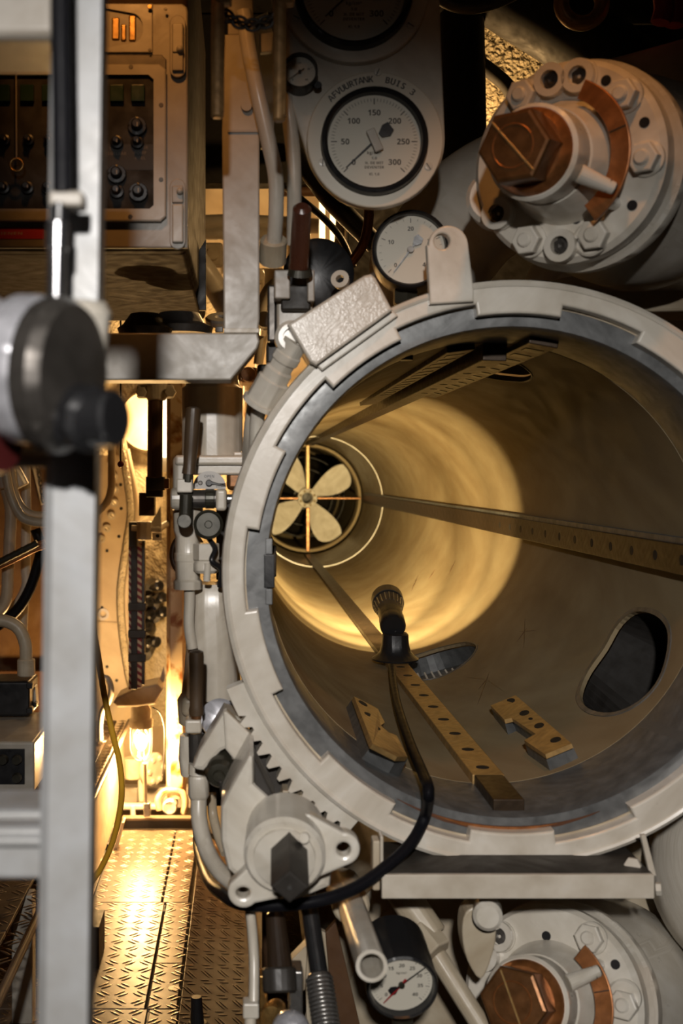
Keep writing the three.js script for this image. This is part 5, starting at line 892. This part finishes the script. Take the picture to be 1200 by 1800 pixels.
// ---------------------------------------------------------------- lit machinery seen through the gap above
{
  const t = thing('tube_light', 'pair of short glowing vertical lamp tubes seen through the gap over the lever', 'lamp');
  const D = 3.9; const em = new THREE.MeshStandardMaterial({ color: 0x332211, emissive: RGB(1, .72, .36), emissiveIntensity: 3.2 });
  for (const x of [566, 585]) { part(t, 'glow_tube', rod(P(x, 352, D), P(x, 440, D), S(5, D)), em); part(t, 'end_cap', rod(P(x, 340, D), P(x, 354, D), S(5.5, D)), M.old); }
  part(t, 'mount', rbox(545, 330, 605, 342, D + .01, .03), M.old); part(t, 'hanger', rod(P(575, 336, D + .02), V(P(575, 0, D).x, 2.2, -D - .02), .01), M.old);
  const l = new THREE.PointLight(RGB(...BACK.color), BACK.I); l.position.copy(P(575, 400, D - .12)); l.castShadow = true; l.shadow.radius = 2; scene.add(l);
}
{ // warm strip lamp on the far wall
  const t = thing('strip_lamp', 'glowing vertical strip lamp between the hanging brown tube and the stanchion', 'lamp'); const p = P(289, 740, 4.28);
  part(t, 'glow_tube', rod(P(291, 804, 4.28), P(291, 668, 4.28), .017), new THREE.MeshStandardMaterial({ color: 0x332010, emissive: RGB(1, .78, .46), emissiveIntensity: 4 })); part(t, 'holder', rbox(283, 640, 299, 830, 4.31, .03), M.cream); p.z += .06;
  const l = new THREE.PointLight(RGB(...BACK.color), BACK.I * .8); l.position.copy(p); l.castShadow = true; l.shadow.radius = 1.2; scene.add(l);
}
[[[[340, 392, 3.3], [400, 390, 3.3], [470, 392, 3.3], [560, 398, 3.3]], .022, M.cream, 'upper horizontal cream pipe in the lit gap by the upright'],
 [[[340, 412, 3.3], [420, 410, 3.3], [520, 412, 3.3]], .018, M.cream, 'lower horizontal cream pipe in the lit gap by the upright'],
 [[[345, 400, 4.4], [345, 455, 2.9], [375, 500, 2.9], [410, 560, 2.9]], .030, M.cream, 'slanting cream pipe between cabinet and upright'],
 [[[455, 560, 2.4], [462, 530, 2.4], [476, 505, 2.4], [500, 490, 2.4]], .0125, M.white, 'curved cream hose right of the upright foot'],
 [[[452, 640, 2.6], [462, 560, 2.6], [470, 530, 2.6], [486, 515, 2.6]], .009, M.cream, 'thinner cream hose behind the curved cream hose'],
 [[[645, 330, 1.7], [648, 380, 1.7], [640, 425, 1.7], [622, 455, 1.7], [600, 475, 1.7]], .0075, M.bronze, 'brown copper pipe curling left of the dusty gauge'],
 [[[520, 270, 2.78], [560, 325, 2.3], [590, 360, 2.2], [640, 410, 2.2], [660, 430, 2.2]], .020, M.black, 'thick black bar slanting down behind the instrument board'],
 [[[500, 330, 2.83], [535, 355, 2.3], [570, 385, 2.3], [600, 420, 2.3], [622, 470, 2.3]], .007, M.black, 'thin black bar slanting under the thick one'],
 [[[604, 200, 3.2], [600, 345, 3.2], [596, 420, 3.2], [590, 480, 3.2]], .014, M.old, 'upright brown pipe beside the glowing lamp tubes'],
 [[[480, 337, 2.86], [560, 337, 2.86], [640, 340, 2.86]], .012, M.brown, 'dark horizontal pipe over the glowing lamp tubes'],
 [[[640, 340, 3.4], [632, 420, 3.4], [640, 520, 3.4], [640, 520, 4.44]], .05, M.old, 'broad tan duct behind the copper pipe'],
].forEach(([q, r, m, l]) => tagOne('rear_pipe', pipe(pp(q), r, 14, 50), m, l, 'pipe'));
[[440, 470, 465, 500, 2.7, M.old, 'small cream valve body right of the upright'], [455, 545, 475, 580, 2.35, M.cream, 'cream hose coupling right of the upright foot'], [355, 425, 392, 470, 3.1, M.old, 'cream junction block between cabinet and upright'], [600, 430, 640, 470, 3.0, M.bronze, 'brown junction block left of the dusty gauge'], [505, 395, 545, 470, 3.5, M.old, 'pale equipment block behind the wooden lever'], [418, 645, 455, 672, 2.6, M.bronze, 'tan block under the frame corner'], [455, 470, 500, 540, 3.4, M.old, 'cream pump casing deep in the lit gap']].forEach(([x0, y0, x1, y1, d, m, l]) => { const t = thing('junction_block', l, 'fitting'); part(t, 'case', rbox(x0, y0, x1, y1, d, .12, .01), m); part(t, 'cover', rbox(x0 + 3, y0 + 3, x1 - 3, y1 - 3, d - .006, .01, .003), m); { const a = P((x0 + x1) / 2, (y0 + y1) / 2, d + .06); part(t, 'wall_stay', rod(a, V(a.x, a.y, ZB), .012), m); } part(t, 'cap', turn(P((x0 + x1) / 2, (y0 + y1) / 2, d - .005), ZP, [[.018, 0], [.016, .012], [0, .014]], 20), m); });
{ const t = thing('round_flange', 'small round cream flange under the cabinet beside the upright', 'flange'); part(t, 'disc', turn(P(388, 560, 2.3), V(0, 1, .5), [[0, -.01], [.03, -.01], [.032, 0], [.028, .004], [.012, .004], [.010, 0], [0, 0]], 28), M.cream); part(t, 'nut', rbox(378, 573, 392, 584, 2.25, .02, .002), M.cream); }
{ const t = thing('light_blocker', 'dark brown sheet added to block cage lamp light under the tube beside the walkway', 'plating'); part(t, 'plate', block(.035, .15, -2.55, .02, 1.0, 1.8, .003), M.brown); }  // invented sheet, keeps the cage lamp off the lower tube
tagOne('gap_backdrop', block(.15, 1.985, -2.85, 1.02, .42, .06, .004), M.nearBlack, 'black sheet added to darken the space above the lit gap behind the upright', 'panel');  // added black sheet, holds rear lamp light off the space above the gap
// ---- dark upper right: an added black backdrop with two lit gaps of insulation
{ const t = thing('insulation_patch', 'golden lit patch of rough sprayed insulation in the dark above the gauge board', 'insulation'); 
  const g = new THREE.PlaneGeometry(.34, .34, 120, 120), p = g.attributes.position; const c = P(945, 165, 2.55);
  for (let i = 0; i < p.count; i++) { const x = p.getX(i), y = p.getY(i); p.setZ(i, .006 * noise.noise(x * 90, y * 90, 1) + .004 * noise.noise(x * 190, y * 190, 5)); }
  g.computeVertexNormals(); g.translate(c.x, c.y, c.z); part(t, 'foam', g, M.foam);
  part(t, 'backing', rbox(830, 40, 1070, 290, 2.57, .03), M.dark); part(t, 'hanger', rod(P(950, 45, 2.59), V(P(950, 0, 2.59).x, 2.2, -2.59), .015), M.nearBlack); }
[[[[834, -300, 2.3], [836, 60, 2.3], [842, 108, 2.3], [858, 122, 2.3], [890, 150, 2.3], [910, 185, 2.3], [918, 240, 2.3]], .015, 'dark curved pipe crossing the golden insulation'], [[[770, -40, 2.2], [860, -30, 2.2], [930, 10, 2.2], [1030, 75, 2.2], [1110, 140, 2.2]], .075, 'broad black ring pipe arching over the golden insulation'], [[[806, -200, 2.2], [812, 120, 2.2], [816, 330, 2.2]], .044, 'upright black duct widened to hide a lit strip left of the golden insulation']].forEach(([q, r, l]) => tagOne('dark_pipe', pipe(pp(q), r, 20, 60), M.nearBlack, l, 'pipe'));  // the upright duct is shaped to cover a lit strip behind it
{ const l = new THREE.PointLight(RGB(...BACK.color), .6), p = P(822, 300, 2.36); l.position.copy(p); l.castShadow = true; scene.add(l); const t = thing('added_patch_lamp', 'small unseen warm lamp added behind the gauge board to light the insulation', 'lamp'); part(t, 'bulb', new THREE.SphereGeometry(.012, 14, 10).translate(p.x, p.y, p.z), new THREE.MeshStandardMaterial({ color: 0x221100, emissive: RGB(...BACK.color), emissiveIntensity: 5 })); part(t, 'holder', rod(p.clone().add(V(0, -.014, 0)), V(p.x, 1.19, p.z), .010), M.iron); }  // hidden lamp added only to light the insulation patch
{ const t = thing('ring_handle', 'dull brass ring handle hanging in the dark at the top', 'handle'); const g = new THREE.TorusGeometry(S(36, 1.5), .010, 14, 40); g.translate(...P(1022, 5, 1.5).toArray()); part(t, 'ring', g, M.handle); part(t, 'stem', rod(P(1022, -30, 1.5), P(1022, -600, 1.5), .012), M.iron); }
{ const t = thing('red_handwheel', 'dark red valve handle in the shadow of the top right corner', 'handle'); part(t, 'lobe', pipe(pp([[1160, -30, 1.45], [1166, 15, 1.45], [1160, 40, 1.45]]), .012), M.red); part(t, 'lobe', pipe(pp([[1186, -30, 1.46], [1188, 20, 1.46], [1184, 45, 1.46]]), .012), M.red); part(t, 'hub', rod(P(1175, -20, 1.47), P(1178, -500, 1.47), .02), M.dark); }
{ const t = thing('brown_beam', 'brown beam lightened for lack of light slanting out of the top right valve flange', 'beam'); part(t, 'web', poly([[1060, 105], [1110, 92], [1260, 50], [1260, 150], [1150, 165], [1060, 160]], 1.5, .05, .004), M.old); }  // pale colour makes up for lamp light that misses this corner
tagOne('deck_pipe', pipe(pp([[700, -60, 1.9], [790, 5, 1.9], [830, 12, 1.9], [900, -10, 1.9], [960, -60, 1.9]]), .012, 12, 40), M.iron, 'thin dark pipe sagging along the very top beside the gauge board', 'pipe');
tagOne('dark_backdrop', block(.75, 1.76, -2.9, .98, .86, .05, .004), M.nearBlack, 'black sheet added as darkness behind the golden insulation', 'panel');  // added black sheet stands in for the unlit space at the upper right
tagOne('shelf_edge', poly([[900, 520], [1050, 500], [1260, 470], [1260, 545], [1150, 548], [980, 535]], 1.5, .1, .004), M.old, 'pale ledge between the upper flanged valve and the tube ring', 'ledge');
// ---------------------------------------------------------------- every thing's origin moves to its base
for (const o of groups) {
  const b = new THREE.Box3().setFromObject(o); if (b.isEmpty()) continue;
  const c = V((b.min.x + b.max.x) / 2, b.min.y, (b.min.z + b.max.z) / 2);
  for (const k of o.children) k.position.sub(c);
  o.position.copy(c);
}
scene.traverse(o => { if (o.isMesh) o.castShadow = o.receiveShadow = true; });
renderer.render(scene, camera);
